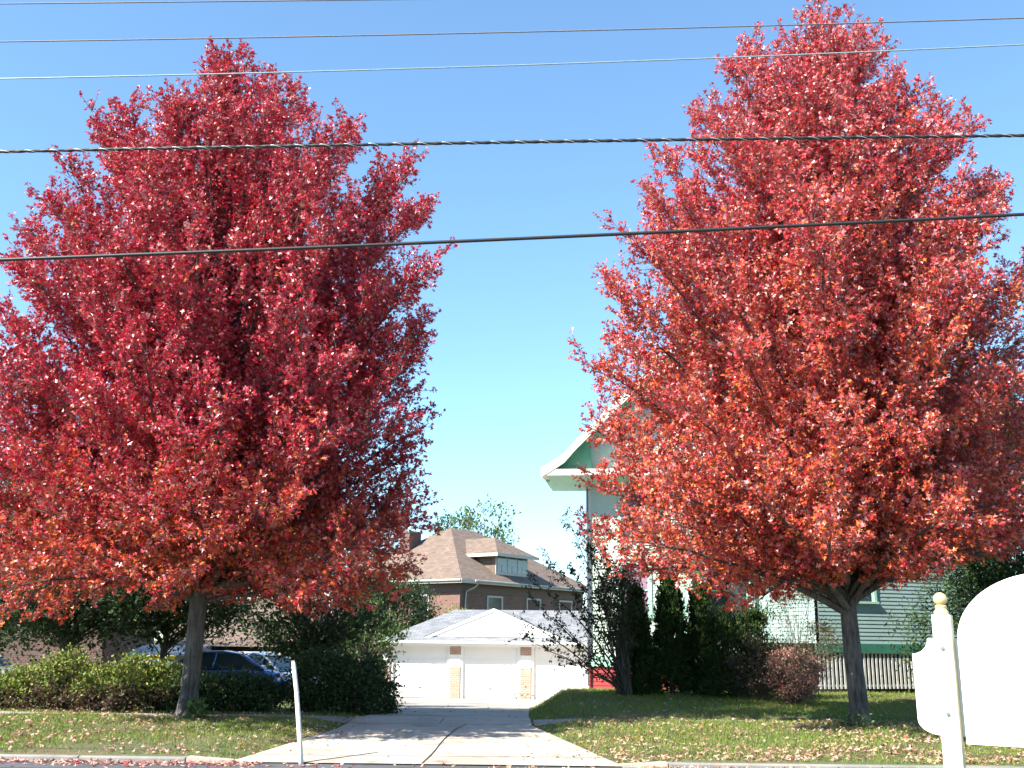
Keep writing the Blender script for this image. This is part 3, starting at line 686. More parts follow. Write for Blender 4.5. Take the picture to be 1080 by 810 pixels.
def litter():
    r = np.random.default_rng(78); P = []
    def scat(x0, x1, y0, y1, n, keepd=False):
        p = np.stack([r.uniform(x0, x1, n), r.uniform(y0, y1, n)], 1)
        g = np.sin(p[:, 0] * 2.1 + np.sin(p[:, 1] * 2.2)) * np.sin(p[:, 1] * 2.7 + p[:, 0] * .6); k = g + r.normal(0, .6, n) > -.2
        if not keepd: k &= ~on_drive(p[:, 0], p[:, 1], .02)
        P.append(p[k])
    def gut(x0, x1, n): P.append(np.stack([r.uniform(x0, x1, n), 15.27 - np.abs(r.normal(0, .26, n))], 1))
    scat(-13, -3.2, 15.5, 20.6, 2600); gut(-13, -3.4, 1500); scat(-13, -3, 20.5, 22, 420); scat(-12, -3, 22, 23.6, 600)
    scat(1, 13, 15.5, 20.5, 3600); scat(1.6, 13, 15.45, 16.9, 2600); gut(1.8, 13, 1500); scat(.6, 13, 20.5, 28, 1000)
    scat(-3.8, 1.5, 15.3, 20.5, 60, True); scat(-3.6, -2.7, 17, 22, 160, True); scat(.2, 1.6, 15.5, 22, 120, True); scat(-3, .5, 22, 34, 60, True); scat(-3.6, 1.6, 14.7, 15.25, 120, True); scat(5, 9, 17.5, 20.5, 900)
    P = np.concatenate(P); n = len(P)
    z = np.where(P[:, 1] < 15.3, .062, np.where(on_drive(P[:, 0], P[:, 1]), drive_z(P[:, 1]) + .01, gz(P[:, 0], P[:, 1]) + r.uniform(.012, .05, n)))
    z = np.where((P[:, 1] > 20.5) & (P[:, 1] < 22), gz(P[:, 0], P[:, 1]) + .03, z)
    a = r.uniform(0, 6.283, n); ax = np.stack([np.cos(a), np.sin(a), r.normal(0, .25, n)], 1); nn = np.array([0, 0, 1.0]) * np.where(r.uniform(0, 1, (n, 1)) < .5, 1, -1) + r.normal(0, .35, (n, 3))
    left = P[:, 0] < 0
    c = pal(n, [(.36, .10, .10), (.28, .03, .045), (.44, .20, .17), (.46, .28, .19), (.30, .17, .10)], [3, 2, 3, 3, 2], r, .2)
    cr = pal(n, [(.38, .22, .13), (.32, .17, .09), (.44, .28, .18), (.38, .11, .07), (.25, .13, .07)], [4, 3, 3, 2, 2], r, .2)
    c = np.where(left[:, None], c, cr)
    o = leaves_mesh('fallen_leaves', np.stack([P[:, 0], P[:, 1], z], 1), ax, nn, r.uniform(.04, .082, n), c, M['litter'], fold=.5, curl=.35, seed=5)
    tag(o, 'fallen pink and tan maple leaves strewn over verge, gutter and driveway', 'leaf litter', kind='stuff')
litter()
# weeds by the garage and trunks
def tuft(u, Y, h, rx, seed, label, cols=G_MID, n=260):
    x = at(u, 700, Y)[0]
    plant('weed_tuft', label, 'weed', 0, 0, Y, h, rx, rx, seed, *cols, n, h * .3, 14, z0=.1, sig=.35, x=x, stem_r=.004)
tuft(212, 19.75, .28, .2, 501, 'green weed tuft at the foot of the crimson maple')
tuft(893, 19.5, .22, .3, 502, 'green weed tuft at the foot of the orange red maple')
tuft(552, 45.55, .34, .3, 503, 'small green weeds growing at the foot of the right garage pillar')

exec_later = []
# ------------------------------------------------------------------ clapboard
def clap(mb, T, x0, x1, z0, z1, y=0.0, pitch=.115, holes=(), thick=.016, ztop=None):
    """horizontal boards on the local plane y (outside is -y); ztop(z)->(x0,x1) clips to a gable"""
    z = z0
    while z < z1 - .005:
        ze = min(z + pitch, z1); a, c = (x0, x1) if ztop is None else ztop(z)
        spans = [(a, c)]
        for hx0, hx1, hz0, hz1 in holes:
            if ze > hz0 and z < hz1:
                ns = []
                for s0, s1 in spans:
                    if hx1 <= s0 or hx0 >= s1: ns.append((s0, s1)); continue
                    if hx0 > s0: ns.append((s0, hx0))
                    if hx1 < s1: ns.append((hx1, s1))
                spans = ns
        for s0, s1 in spans:
            if s1 - s0 < .02: continue
            v = np.array([(s0, y - thick, z), (s1, y - thick, z), (s1, y, ze), (s0, y, ze), (s0, y, z), (s1, y, z)])
            mb.add(T(v), [[[0, 1, 2, 3], [4, 5, 1, 0]]])
        z = ze

I = lambda v: np.asarray(v, float)
def rotz(a, o=(0, 0, 0)):
    c, s = math.cos(a), math.sin(a); Rm = np.array([[c, -s, 0], [s, c, 0], [0, 0, 1]]); o = np.array(o)
    return lambda v: np.asarray(v, float) @ Rm.T + o

def window(par, T, x0, x1, z0, z1, y, frame_m, pane_m, sash=True, fw=.10, proud=.05, sill=True):
    """frame stands proud of the wall (outside = -y)"""
    b = MB()
    b.box(x0 - fw, x0, y - proud, y + .03, z0, z1 + fw, T); b.box(x1, x1 + fw, y - proud, y + .03, z0, z1 + fw, T)
    b.box(x0, x1, y - proud, y + .03, z1, z1 + fw, T)
    w = b.build('window', frame_m, par)
    if sill:
        s = MB(); s.box(x0 - fw - .04, x1 + fw + .04, y - proud - .04, y + .03, z0 - .07, z0 - .002, T); s.build('sill', frame_m, w)
    if sash:
        m = .5 * (z0 + z1); s = MB(); s.box(x0 + .002, x1 - .002, y - .025, y + .025, m - .025, m + .025, T)
        s.box(x0 + .002, x0 + .04, y - .022, y + .02, z0 + .002, z1 - .002, T); s.box(x1 - .04, x1 - .002, y - .022, y + .02, z0 + .002, z1 - .002, T)
        s.build('sash', frame_m, w)
    g = MB(); g.quad(*[T(np.array([q]))[0] for q in ((x0, y + .01, z0), (x1, y + .01, z0), (x1, y + .01, z1), (x0, y + .01, z1))]); g.build('pane', pane_m, w)
    return w

# ------------------------------------------------------------------ garage
def garage():
    Lp = at(405.5, 737, GAR_Y); x0 = Lp[0]; z0 = drive_z(GAR_Y)
    root = thing('garage', 'white garage with three doors, brick pillars and grey hipped roof', 'garage', (x0, GAR_Y, z0), R(-6.5))
    W = 11.6; D = 6.5; H = 2.18; EV = H + .12
    doors = [(.28, 2.72), (3.30, 5.74), (6.32, 8.76)]
    zl = 0
    w = MB()
    w.box(0, W, .14, D, 0, H + .1)
    w.build('wall', M['white_paint'], root)
    hd = MB(); hd.box(-.02, W + .02, -.04, .139, H, EV + .02); hd.build('header', M['white_paint'], root)
    for k, (a, c) in enumerate(doors):
        b = MB(); n = 4
        for q in range(n):
            za, zb = q * H / n + .003, (q + 1) * H / n - .003
            b.box(a + .05, c - .05, .07, .13, za, zb)
            if True:
                for j in range(4):
                    pw = (c - a - .1) / 4; b.box(a + .05 + j * pw + .07, a + .05 + (j + 1) * pw - .07,   .063, .0699, za + .09, zb - .09)
        d = b.build('garage_door', M['white_paint'], root)
        h = MB(); h.box(a + .051, c - .051, .05, .069, .002, .03); h.build('bottom_seal', M['rubber'], d)
        h = MB(); h.box((a + c) / 2 - .08, (a + c) / 2 + .08, .03, .057, .42, .45); h.build('handle', M['steel'], d)
        t = MB(); t.box(a - .06, a + .049, -.03, .137, 0, H - .002); t.box(c - .049, c + .06, -.03, .137, 0, H - .002); t.box(a + .05, c - .05, -.03, .137, H - .07, H - .002)
        t.build('door_trim', M['white_paint'], root, bevel=.005)
    for a, c in ((-.12, .215), (2.785, 3.235), (5.805, 6.255), (8.825, 9.25)):
        b = MB(); b.box(a, c, -.07, .13, 0, 1.28); p = b.build('pillar', M['brick_tan'], root, bevel=.004)
        b = MB(); b.box(a - .006, c + .006, -.078, .13, 1.282, 1.80); b.build('pillar_block', M['white_paint'], p, bevel=.004)
        b = MB(); b.box(a, c, -.07, .13, 1.802, H - .002); b.build('pillar_top', M['brick_tan'], p)
    # hip roof
    o = .42; rz_ = 1.45; e = EV + .02; xr0, xr1, ym = 2.4, W - 2.4, D * .52
    A, B_, C_, D_ = (-o, -o, e), (W + o, -o, e), (W + o, D + o, e), (-o, D + o, e); E, F = (xr0, ym, e + rz_), (xr1, ym, e + rz_)
    b = MB(); b.add([A, B_, C_, D_, E, F], [[[0, 1, 5, 4], [2, 3, 4, 5]], [[1, 2, 5], [3, 0, 4]], [[3, 2, 1, 0]]]); rf = b.build('roof', M['garage_shingle'], root)
    b = MB(); b.box(-o - .03, W + o + .03, -o - .03, -o - .002, e - .17, e + .02); b.box(-o - .03, -o - .002, -o - .0, D + o, e - .17, e + .02); b.box(W + o + .002, W + o + .03, -o, D + o, e - .17, e + .02)
    b.build('fascia', M['white_paint'], root, bevel=.004)
    b = MB(); b.box(-o, W + o, -o, .139, e - .03, e - .004); b.build('soffit', M['offwhite'], root)
    b = MB(); pts = [(x, -o - .09, e - .02) for x in np.linspace(-o, W + o, 5)]; b.tube(pts, .055, 8); b.build('gutter', M['white_paint'], root)
    # pediment dormer
    cx = 4.62; hw = 2.9; yb = -o + .62; zb = e + .62 * rz_ / (ym + o) - .01; hh = 1.12
    b = MB(); b.prism([(cx - hw, zb), (cx + hw, zb), (cx, zb + hh)], yb - .098, yb + .06, 'y'); g = b.build('gable', M['white_paint'], root)
    b = MB()
    for s in (-1, 1):
        b.add([(cx, yb - .10, zb + hh + .06), (cx + s * (hw + .14), yb - .10, zb - .0), (cx + s * (hw + .14), yb + 1.0, zb + .0), (cx, yb + 3.4, zb + hh + .06),
               (cx, yb - .10, zb + hh + .04), (cx + s * (hw + .14), yb - .10, zb - .02), (cx + s * (hw + .14), yb + 1.0, zb - .045), (cx, yb + 3.4, zb + hh + .015)],
              [[[0, 1, 2, 3], [4, 5, 6, 7][::-1], [0, 4, 5, 1], [1, 5, 6, 2], [2, 6, 7, 3]]])
    b.build('gable_roof', M['garage_shingle'], rf)
    b = MB(); e2 = .14
    b.prism([(cx - hw - e2, zb - .06), (cx - hw - e2 + .25, zb - .06), (cx, zb + hh - .05), (cx + hw + e2 - .25, zb - .06), (cx + hw + e2, zb - .06), (cx, zb + hh + .075)], yb - .14, yb - .103, 'y'); b.build('verge_board', M['white_paint'], root)
garage()

# ------------------------------------------------------------------ brick house
def hip(b, x0, x1, y0, y1, z, rise, o=.6, ridge=None):
    x0 -= o; x1 += o; y0 -= o; y1 += o
    if ridge is None:
        w, d = x1 - x0, y1 - y0
        if w > d: ridge = ((x0 + d / 2, (y0 + y1) / 2), (x1 - d / 2, (y0 + y1) / 2))
        else: ridge = (((x0 + x1) / 2, y0 + w / 2), ((x0 + x1) / 2, y1 - w / 2))
    (ax, ay), (bx, by) = ridge; V = [(x0, y0, z), (x1, y0, z), (x1, y1, z), (x0, y1, z), (ax, ay, z + rise), (bx, by, z + rise)]
    if x1 - x0 > y1 - y0: F = [[[0, 1, 5, 4], [2, 3, 4, 5]], [[1, 2, 5], [3, 0, 4]]]
    else: F = [[[1, 2, 5, 4], [3, 0, 4, 5]], [[0, 1, 4], [2, 3, 5]]]
    b.add(V, F + [[[3, 2, 1, 0]]])

def brick_house():
    Y = 60.0; e = at(487, 611, Y)
    g = gzf(e[0], Y); a = math.atan2(.80, .60)      # direction of the right facade
    # local x runs along the right facade (outside = -y), local y runs along the left facade
    ov = .62
    root = thing('brick_house', 'brown brick house with brown hipped roof and dormer behind the garage', 'house', (0, 0, 0), a)
    c, s = math.cos(a), math.sin(a)
    corner = np.array([e[0], e[1]]) + ov * np.array([c - s, s + c]) * 1.0
    root.location = (corner[0], corner[1], g)
    H = e[2] - g - .12; L_, D_ = 13.0, 10.5
    w = MB(); w.box(0, L_, 0, D_, -.6, H); wall = w.build('wall', M['brick_dark'], root)
    r = MB(); hip(r, 0, L_, 0, D_, H + .14, 3.75, ov); roof = r.build('roof', M['brown_shingle'], root)
    # bay of the roof that steps out at the near corner
    f = MB()
    f.box(-ov - .03, L_ + ov, -ov - .05, -ov - .002, H - .06, H + .16); f.box(-ov - .05, -ov - .002, -ov - .05, D_ + ov, H - .06, H + .16)
    f.build('fascia', M['house_trim'], root)
    f = MB(); f.box(-ov, L_ + ov, -ov, -.002, H - .02, H + .005); f.box(-ov, -.002, -.0, D_ + ov, H - .02, H + .005); f.build('soffit', M['house_trim'], root)
    f = MB(); f.tube([(.5, -ov - .11, H + .1), (L_, -ov - .11, H + .1)], .06, 8); f.tube([(-ov - .11, -ov, H + .1), (-ov - .11, D_, H + .1)], .06, 8)
    f.tube([(.9, -ov - .08, H + .02), (.75, -ov + .1, H - .25), (.45, -.1, H - .5), (.42, -.08, H - 1.0), (.42, -.08, 0)], .05, 8); f.build('gutter', M['house_trim'], root)
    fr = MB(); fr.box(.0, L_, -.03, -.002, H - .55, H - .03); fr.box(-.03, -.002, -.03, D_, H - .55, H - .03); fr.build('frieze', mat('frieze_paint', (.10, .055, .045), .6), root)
    for x in (2.6, 6.6, 10.2): window(root, I, x, x + 1.35, H - 2.75, H - .75, -.01, M['house_trim'], M['pane_light'])
    for x in (2.6, 6.6, 10.2): window(root, I, x, x + 1.35, H - 5.6, H - 3.9, -.01, M['house_trim'], M['glass'])
    TL = lambda v: np.stack([np.asarray(v)[:, 1], -np.asarray(v)[:, 0] + 0.0, np.asarray(v)[:, 2]], 1)
    TL = lambda v: np.stack([np.asarray(v, float)[:, 1], D_ - np.asarray(v, float)[:, 0], np.asarray(v, float)[:, 2]], 1)   # wall x = 0, outside = -x
    for yy in (2.4, 6.0): window(root, TL, D_ - yy - 1.2, D_ - yy, H - 2.75, H - .75, -.01, M['house_trim'], M['glass'])
    # sunlit corner board on the left facade
    # dormer on the right slope
    sl = 3.75 / ((D_ + 2 * ov) / 2)
    dx0, dx1 = 3.6, 6.9; dy0 = .2; zr = lambda y: H + .14 + (y + ov) * sl
    zt = zr(dy0) + 1.2; yb = (zt - H - .14) / sl - ov
    d = MB(); d.prism([(dy0, zr(dy0) - .1), (yb + .3, zt), (dy0, zt)], dx0, dx1, 'x'); do = d.build('dormer', M['house_trim'], root)
    d = MB(); d.prism([(dy0 + .05, zr(dy0) + .03), (yb + .2, zt - .02), (dy0 + .05, zt - .02)], dx0 - .02, dx0 - .002, 'x'); d.build('cheek', M['brown_shingle'], do)
    for k in range(3):
        x = dx0 + .15 + k * 1.05; b = MB(); b.box(x, x + .9, dy0 - .02, dy0 - .002, zr(dy0) + .16, zt - .1)
        p = b.build('window', M['pane_light'], do)
        b = MB(); m = (zr(dy0) + zt) / 2
        b.box(x, x + .9, dy0 - .04, dy0 - .021, m - .02, m + .02); b.box(x + .43, x + .47, dy0 - .038, dy0 - .021, zr(dy0) + .16, m - .021); b.build('muntin', M['house_trim'], p)
    o = .5; xm = (dx0 + dx1) / 2
    yb2 = (zt + .1 - H - .14) / sl - ov + .3; zz = zt + .02; hr = 1.2; yr = (zz + hr - H - .14) / sl - ov + .2
    b = MB(); b.add([(dx0 - o, dy0 - o, zz), (dx1 + o, dy0 - o, zz), (dx1 + o, yb2, zz), (dx0 - o, yb2, zz), (xm, dy0 - o + 1.9, zz + hr), (xm, yr, zz + hr)],
        [[[1, 2, 5, 4], [3, 0, 4, 5]], [[0, 1, 4]], [[3, 2, 1, 0]]]); b.build('dormer_roof', M['brown_shingle'], do)
    b = MB(); b.box(dx0 - o - .03, dx1 + o + .03, dy0 - o - .03, dy0 - o - .002, zz - .16, zz + .03); b.box(dx0 - o - .03, dx0 - o - .002, dy0 - o, yb2, zz - .16, zz + .03); b.build('dormer_fascia', M['house_trim'], do)
    # lower hip wing at the near corner, stepping forward
    b = MB(); zc = at(440, 562, 64)[2] - g
    P = at(433, 575, 67.5); Rm = np.array([[c, s], [-s, c]]); q = Rm @ (P[:2] - corner)
    b.box(q[0] - .55, q[0] + .55, q[1] - .4, q[1] + .4, H + .3, P[2] - g + .75); ch = b.build('chimney', M['brick_soft'], roof)
    b = MB(); b.box(q[0] - .62, q[0] + .62, q[1] - .47, q[1] + .47, P[2] - g + .752, P[2] - g + .86); b.build('chimney_cap', M['kerb_concrete'], roof)
brick_house()

# ------------------------------------------------------------------ green house on the right
def green_house():
    Y = 36.0; p = at(621, 690, Y); g = .15; be = R(-7.5)
    root = thing('green_house', 'tall pale green clapboard house with flared gable and red base', 'house', (p[0], Y, 0), be)
    zb0, zb1 = at(621, 703, Y)[2], at(621, 692, Y)[2]
    ze = at(600, 511, Y)[2]; W = 8.4; D = 9.0
    # red base
    b = MB(); clap(b, I, .0, W, -.2, zb0, -.0, .13); Ts = lambda v: np.stack([np.asarray(v, float)[:, 1] + 0, D - np.asarray(v, float)[:, 0], np.asarray(v, float)[:, 2]], 1)
    clap(b, Ts, 0, D, -.2, zb0, 0, .13)
    b.build('base_siding', M['red_siding'], root)
    b = MB(); b.box(.02, W - .02, .02, D, -.3, ze); b.build('core', M['dark_void'], root)
    b = MB(); b.box(-.05, W + .05, -.06, .018, zb0 + .002, zb1); b.box(-.06, .018, .02, D, zb0 + .002, zb1); b.build('belt_board', M['mint_trim'], root, bevel=.006)
    wins = [(1.15, 2.05, 2.6, 4.3), (3.9, 4.8, 2.6, 4.3), (6.2, 7.1, 2.6, 4.3), (1.15, 2.05, 5.2, 6.7), (5.6, 6.5, 5.2, 6.7)]
    holes = [(a - .1, c + .1, z0 - .07, z1 + .1) for a, c, z0, z1 in wins]
    b = MB(); clap(b, I, .1, W - .1, zb1 + .002, ze, 0, .115, holes); clap(b, Ts, 0, D - .02, zb1 + .002, ze, 0, .115); b.build('siding', M['siding_pale'], root)
    b = MB(); b.prism([(-.04, -.04), (.098, -.04), (.098, .015), (.015, .015), (.015, .12), (-.04, .12)], zb1 + .003, ze, 'z'); b.build('corner_board', M['offwhite'], root, bevel=.005)
    b = MB(); b.box(W - .098, W + .04, -.04, .015, zb1 + .003, ze); b.build('corner_board', M['offwhite'], root, bevel=.005)
    b = MB(); b.tube([(-.02, -.11, z) for z in np.linspace(.3, ze - .1, 4)], .035, 8); b.build('downspout', M['wire_grey'], root)
    for k, wn in enumerate(wins): window(root, I, *wn, 0, M['mint_trim'], M['curtain'] if k == 0 else M['glass'])
    # flared gable roof
    ev = 1.55; cx = W / 2; q = at(573, 498, Y)[2]
    half = [(-ev, 0), (-ev + .35, .20), (-ev + .80, .50), (-ev + 1.22, .98), (0.15, 1.45), (cx, 1.45 + (cx - .15) * .98)]
    prof = [(x, q + z) for x, z in half]; full = prof + [(2 * cx - x, z) for x, z in prof[::-1][1:]]
    th = .16; low = [(x, z - th) for x, z in full]
    def slab(y0, y1, up, dn):
        b = MB(); n = len(up)
        for i in range(n - 1):
            v = [(*up[i], 0), (*up[i + 1], 0), (*dn[i + 1], 0), (*dn[i], 0)]
            poly = [up[i], up[i + 1], dn[i + 1], dn[i]]; b.prism(poly, y0, min(y1, 2.6) if i < 4 or i >= n - 5 else y1, 'y')
        return b
    slab(-.92, D + .5, full, low).build('roof', M['grey_shingle'], root)
    slab(-1.0, -.925, [(x, z + .03) for x, z in full], [(x, z - .30) for x, z in full]).build('rake_board', M['cream'], root)
    slab(-.922, -.02, [(x, z - .005 - th) for x, z in full], [(x, z - .05 - th) for x, z in full]).build('soffit', M['green_trim'], root)
    # gable wall
    zx = np.array([z for x, z in prof]) - th - .06; xx = np.array([x for x, z in prof])
    def lim(z):
        x = float(np.interp(z, zx, xx)); return (max(x, 0.05), 2 * cx - max(x, .05))
    b = MB(); clap(b, I, 0, W, ze + .002, zx[-1] - .1, 0, .115, ztop=lim); b.build('gable_siding', M['siding_pale'], root)
    for sgn in (1, -1):
        pl = [(x, z - th - .03) for x, z in prof[:5]] + [(prof[4][0], q - .1), (-ev + .3, q - .1)]
        pl = [(x if sgn > 0 else 2 * cx - x, z) for x, z in pl]
        b = MB(); b.prism(pl, -.42, -.38, 'y'); b.build('eave_return', M['green_trim'], root)
    b = MB(); b.prism([(.1, ze), (W - .1, ze), (cx, zx[-1] - .3)], .03, .2, 'y'); b.build('gable_core', M['dark_void'], root)
    # pent return along the base of the gable
    b = MB(); b.box(-ev + .02, 2 * cx + ev - .02, -.98, -.0, q - .24, q - .02); b.build('cornice', M['cream'], root, bevel=.01)
    b = MB(); b.prism([(-.9, q - .245), (-.02, q - .245), (-.02, q - .42)], -ev + .25, 2 * cx + ev - .25, 'x'); b.build('cornice_soffit', M['mint_trim'], root)
    b = MB(); b.box(-ev + .1, 0, .0, 2.4, ze + .12, q - .18); b.build('side_soffit', M['mint_trim'], root)
    # porch rail on the front, seen between the conifers
    b = MB(); pr0, pr1 = 3.2, 5.2
    b.box(pr0, pr1, -1.75, -1.65, 2.3, 2.38); b.box(pr0, pr1, -1.73, -1.67, 1.62, 1.68)
    for x in np.arange(pr0 + .06, pr1, .13): b.box(x, x + .04, -1.72, -1.68, 1.681, 2.299)
    b.build('porch_rail', M['white_paint'], root)
    b = MB(); b.box(pr0 - .1, pr1 + .1, -1.8, -.07, 1.1, 1.45); b.build('porch_deck', M['dark_green_trim'], root)
    for x in (3.2, 5.2):
        b = MB(); b.box(x - .07, x + .07, -1.79, -1.65, 1.452, 4.4); b.build('porch_column', M['mint_trim'], root)
    b = MB(); b.box(pr0 - .3, pr1 + .3, -2.0, -.1, 4.402, 4.62); b.build('porch_roof', M['cream'], root)
    # enclosed wing nearer the street
    q0 = at(862, 690, 31.0); c, s = math.cos(be), math.sin(be); d = q0[:2] - np.array([p[0], Y]); lx, ly = c * d[0] + s * d[1], -s * d[0] + c * d[1]
    T = rotz(R(27), (lx, ly, 0))
    zt0, zt1, ztop = at(920, 690, 31)[2], at(920, 679, 31)[2], 6.2; WW = 7.0; DD = 6.0
    b = MB(); b.box(.03, WW, .03, DD, zt1, ztop, T); b.build('wing_core', M['dark_void'], root)
    hol = [(1.2 - .1, 2.1 + .1, 3.0 - .07, 4.6 + .1)]
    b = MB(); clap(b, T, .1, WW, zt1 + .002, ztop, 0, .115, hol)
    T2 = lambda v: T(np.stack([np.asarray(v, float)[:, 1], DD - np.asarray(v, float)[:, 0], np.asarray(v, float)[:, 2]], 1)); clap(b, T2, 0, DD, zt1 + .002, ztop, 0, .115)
    b.build('wing_siding', M['siding_shaded'], root)
    window(root, T, 1.2, 2.1, 3.0, 4.6, 0, M['mint_trim'], M['glass'])
    b = MB(); b.box(-.05, WW, -.07, .028, zt0 + .03, zt1, T); b.build('wing_belt_board', M['dark_green_trim'], root, bevel=.006)
    b = MB(); b.box(.05, WW, .25, .3, .2, zt0 + .02, T); b.build('skirt_backing', M['dark_void'], root)
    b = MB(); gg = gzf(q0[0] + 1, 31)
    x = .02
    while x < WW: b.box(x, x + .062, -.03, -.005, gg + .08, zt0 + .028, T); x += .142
    b.box(0, WW, -.004, .03, gg + .14, gg + .2, T); b.build('skirting', mat('shaded_white_paint', (.46, .46, .44), .6, .25, 5.0), root)  # white slats greyed in colour to look shaded
    b = MB(); b.prism([(-.5, ztop), (WW + .5, ztop), (WW / 2 + .4, ztop + 1.9), (WW / 2 - .4, ztop + 1.9)], -.5, DD, 'y', T); b.build('wing_roof', M['grey_shingle'], root)
green_house()

# ------------------------------------------------------------------ buildings on the far left
def low_building():
    x1 = at(100, 690, 46)[0]; x0 = x1 - 16; g = gzf(x1, 46)
    root = thing('brick_building', 'low brick building with a pale flat roof edge behind the dark trees', 'building', (x0, 46, g), R(3))
    b = MB(); b.box(0, 16, 0, 8, -.3, 3.0); b.build('wall', M['brick_soft'], root)
    b = MB(); b.box(-.2, 16.2, -.2, 8, 3.002, 3.3); b.build('roof_edge', M['offwhite'], root)
    for x in (2, 6.0): window(root, I, x, x + 1.3, .9, 2.3, 0, M['offwhite'], M['glass'])
low_building()
def bungalow():
    Y = 44; a = at(196, 690, Y); c = at(292, 690, Y); g = gzf(a[0], Y); W = c[0] - a[0] + 1.0
    root = thing('bungalow', 'brown roofed bungalow with a dark porch and white post behind the blue car', 'house', (a[0] - .5, Y, g), R(-2))
    ze = at(240, 682, Y)[2] - g
    b = MB(); b.box(.3, W - .3, 2.2, 8, -.3, ze + .02); b.build('wall', M['brick_dark'], root)
    b = MB(); b.box(0, W, 0, 2.198, -.3, .25); b.build('porch_floor', M['kerb_concrete'], root)
    for x in (.2, W * .5, W - .3):
        b = MB(); b.box(x, x + .15, .1, .25, .252, ze - .2); b.build('porch_post', M['white_paint'], root)
    b = MB(); b.box(.0, W, .05, .3, ze - .198, ze); b.build('porch_beam', M['dark_void'], root)
    b = MB(); b.prism([(-.5, ze + .02), (8.6, ze + .02), (4.0, ze + 2.1)], -.6, W + .6, 'x'); b.build('roof', M['brown_shingle'], root)
    window(root, I, 1.2, 2.4, .9, 2.0, 2.19, M['offwhite'], M['glass'])
bungalow()
def shed():
    Y = 41; a = at(138, 690, Y); c = at(198, 690, Y); g = gzf(a[0], Y); W = c[0] - a[0]; zt = at(165, 691, Y)[2] - g; zr = at(165, 683, Y)[2] - g
    root = thing('tan_shed', 'small tan outbuilding with a pale grey roof seen left of the crimson maple trunk', 'shed', (a[0], Y, g))
    b = MB(); b.box(0, W, 0, 2.5, -.2, zt); b.build('wall', mat('tan_wall', (.34, .27, .20), .8, .1), root)
    b = MB(); b.prism([(-.2, zt + .002), (2.7, zt + .002), (2.7, zr + .1), (1.2, zr)], -.15, W + .15, 'x'); b.build('roof', mat('grey_roof', (.17, .19, .21), .7, .08), root)
shed()
b = MB(); yb = at(163, 700, 38); gy = gzf(yb[0], 38)
root = thing('yellow_container', 'yellow box glimpsed between the hedge and the forked dark tree', 'bin', (yb[0] - .3, 38, gy))
b.box(0, .75, 0, .8, 0, 1.28); b.build('body', M['yellow'], root, bevel=.04)
b = MB(); b.box(-.03, .78, -.03, .83, 1.282, 1.36); b.build('lid', M['yellow'], root, bevel=.03)

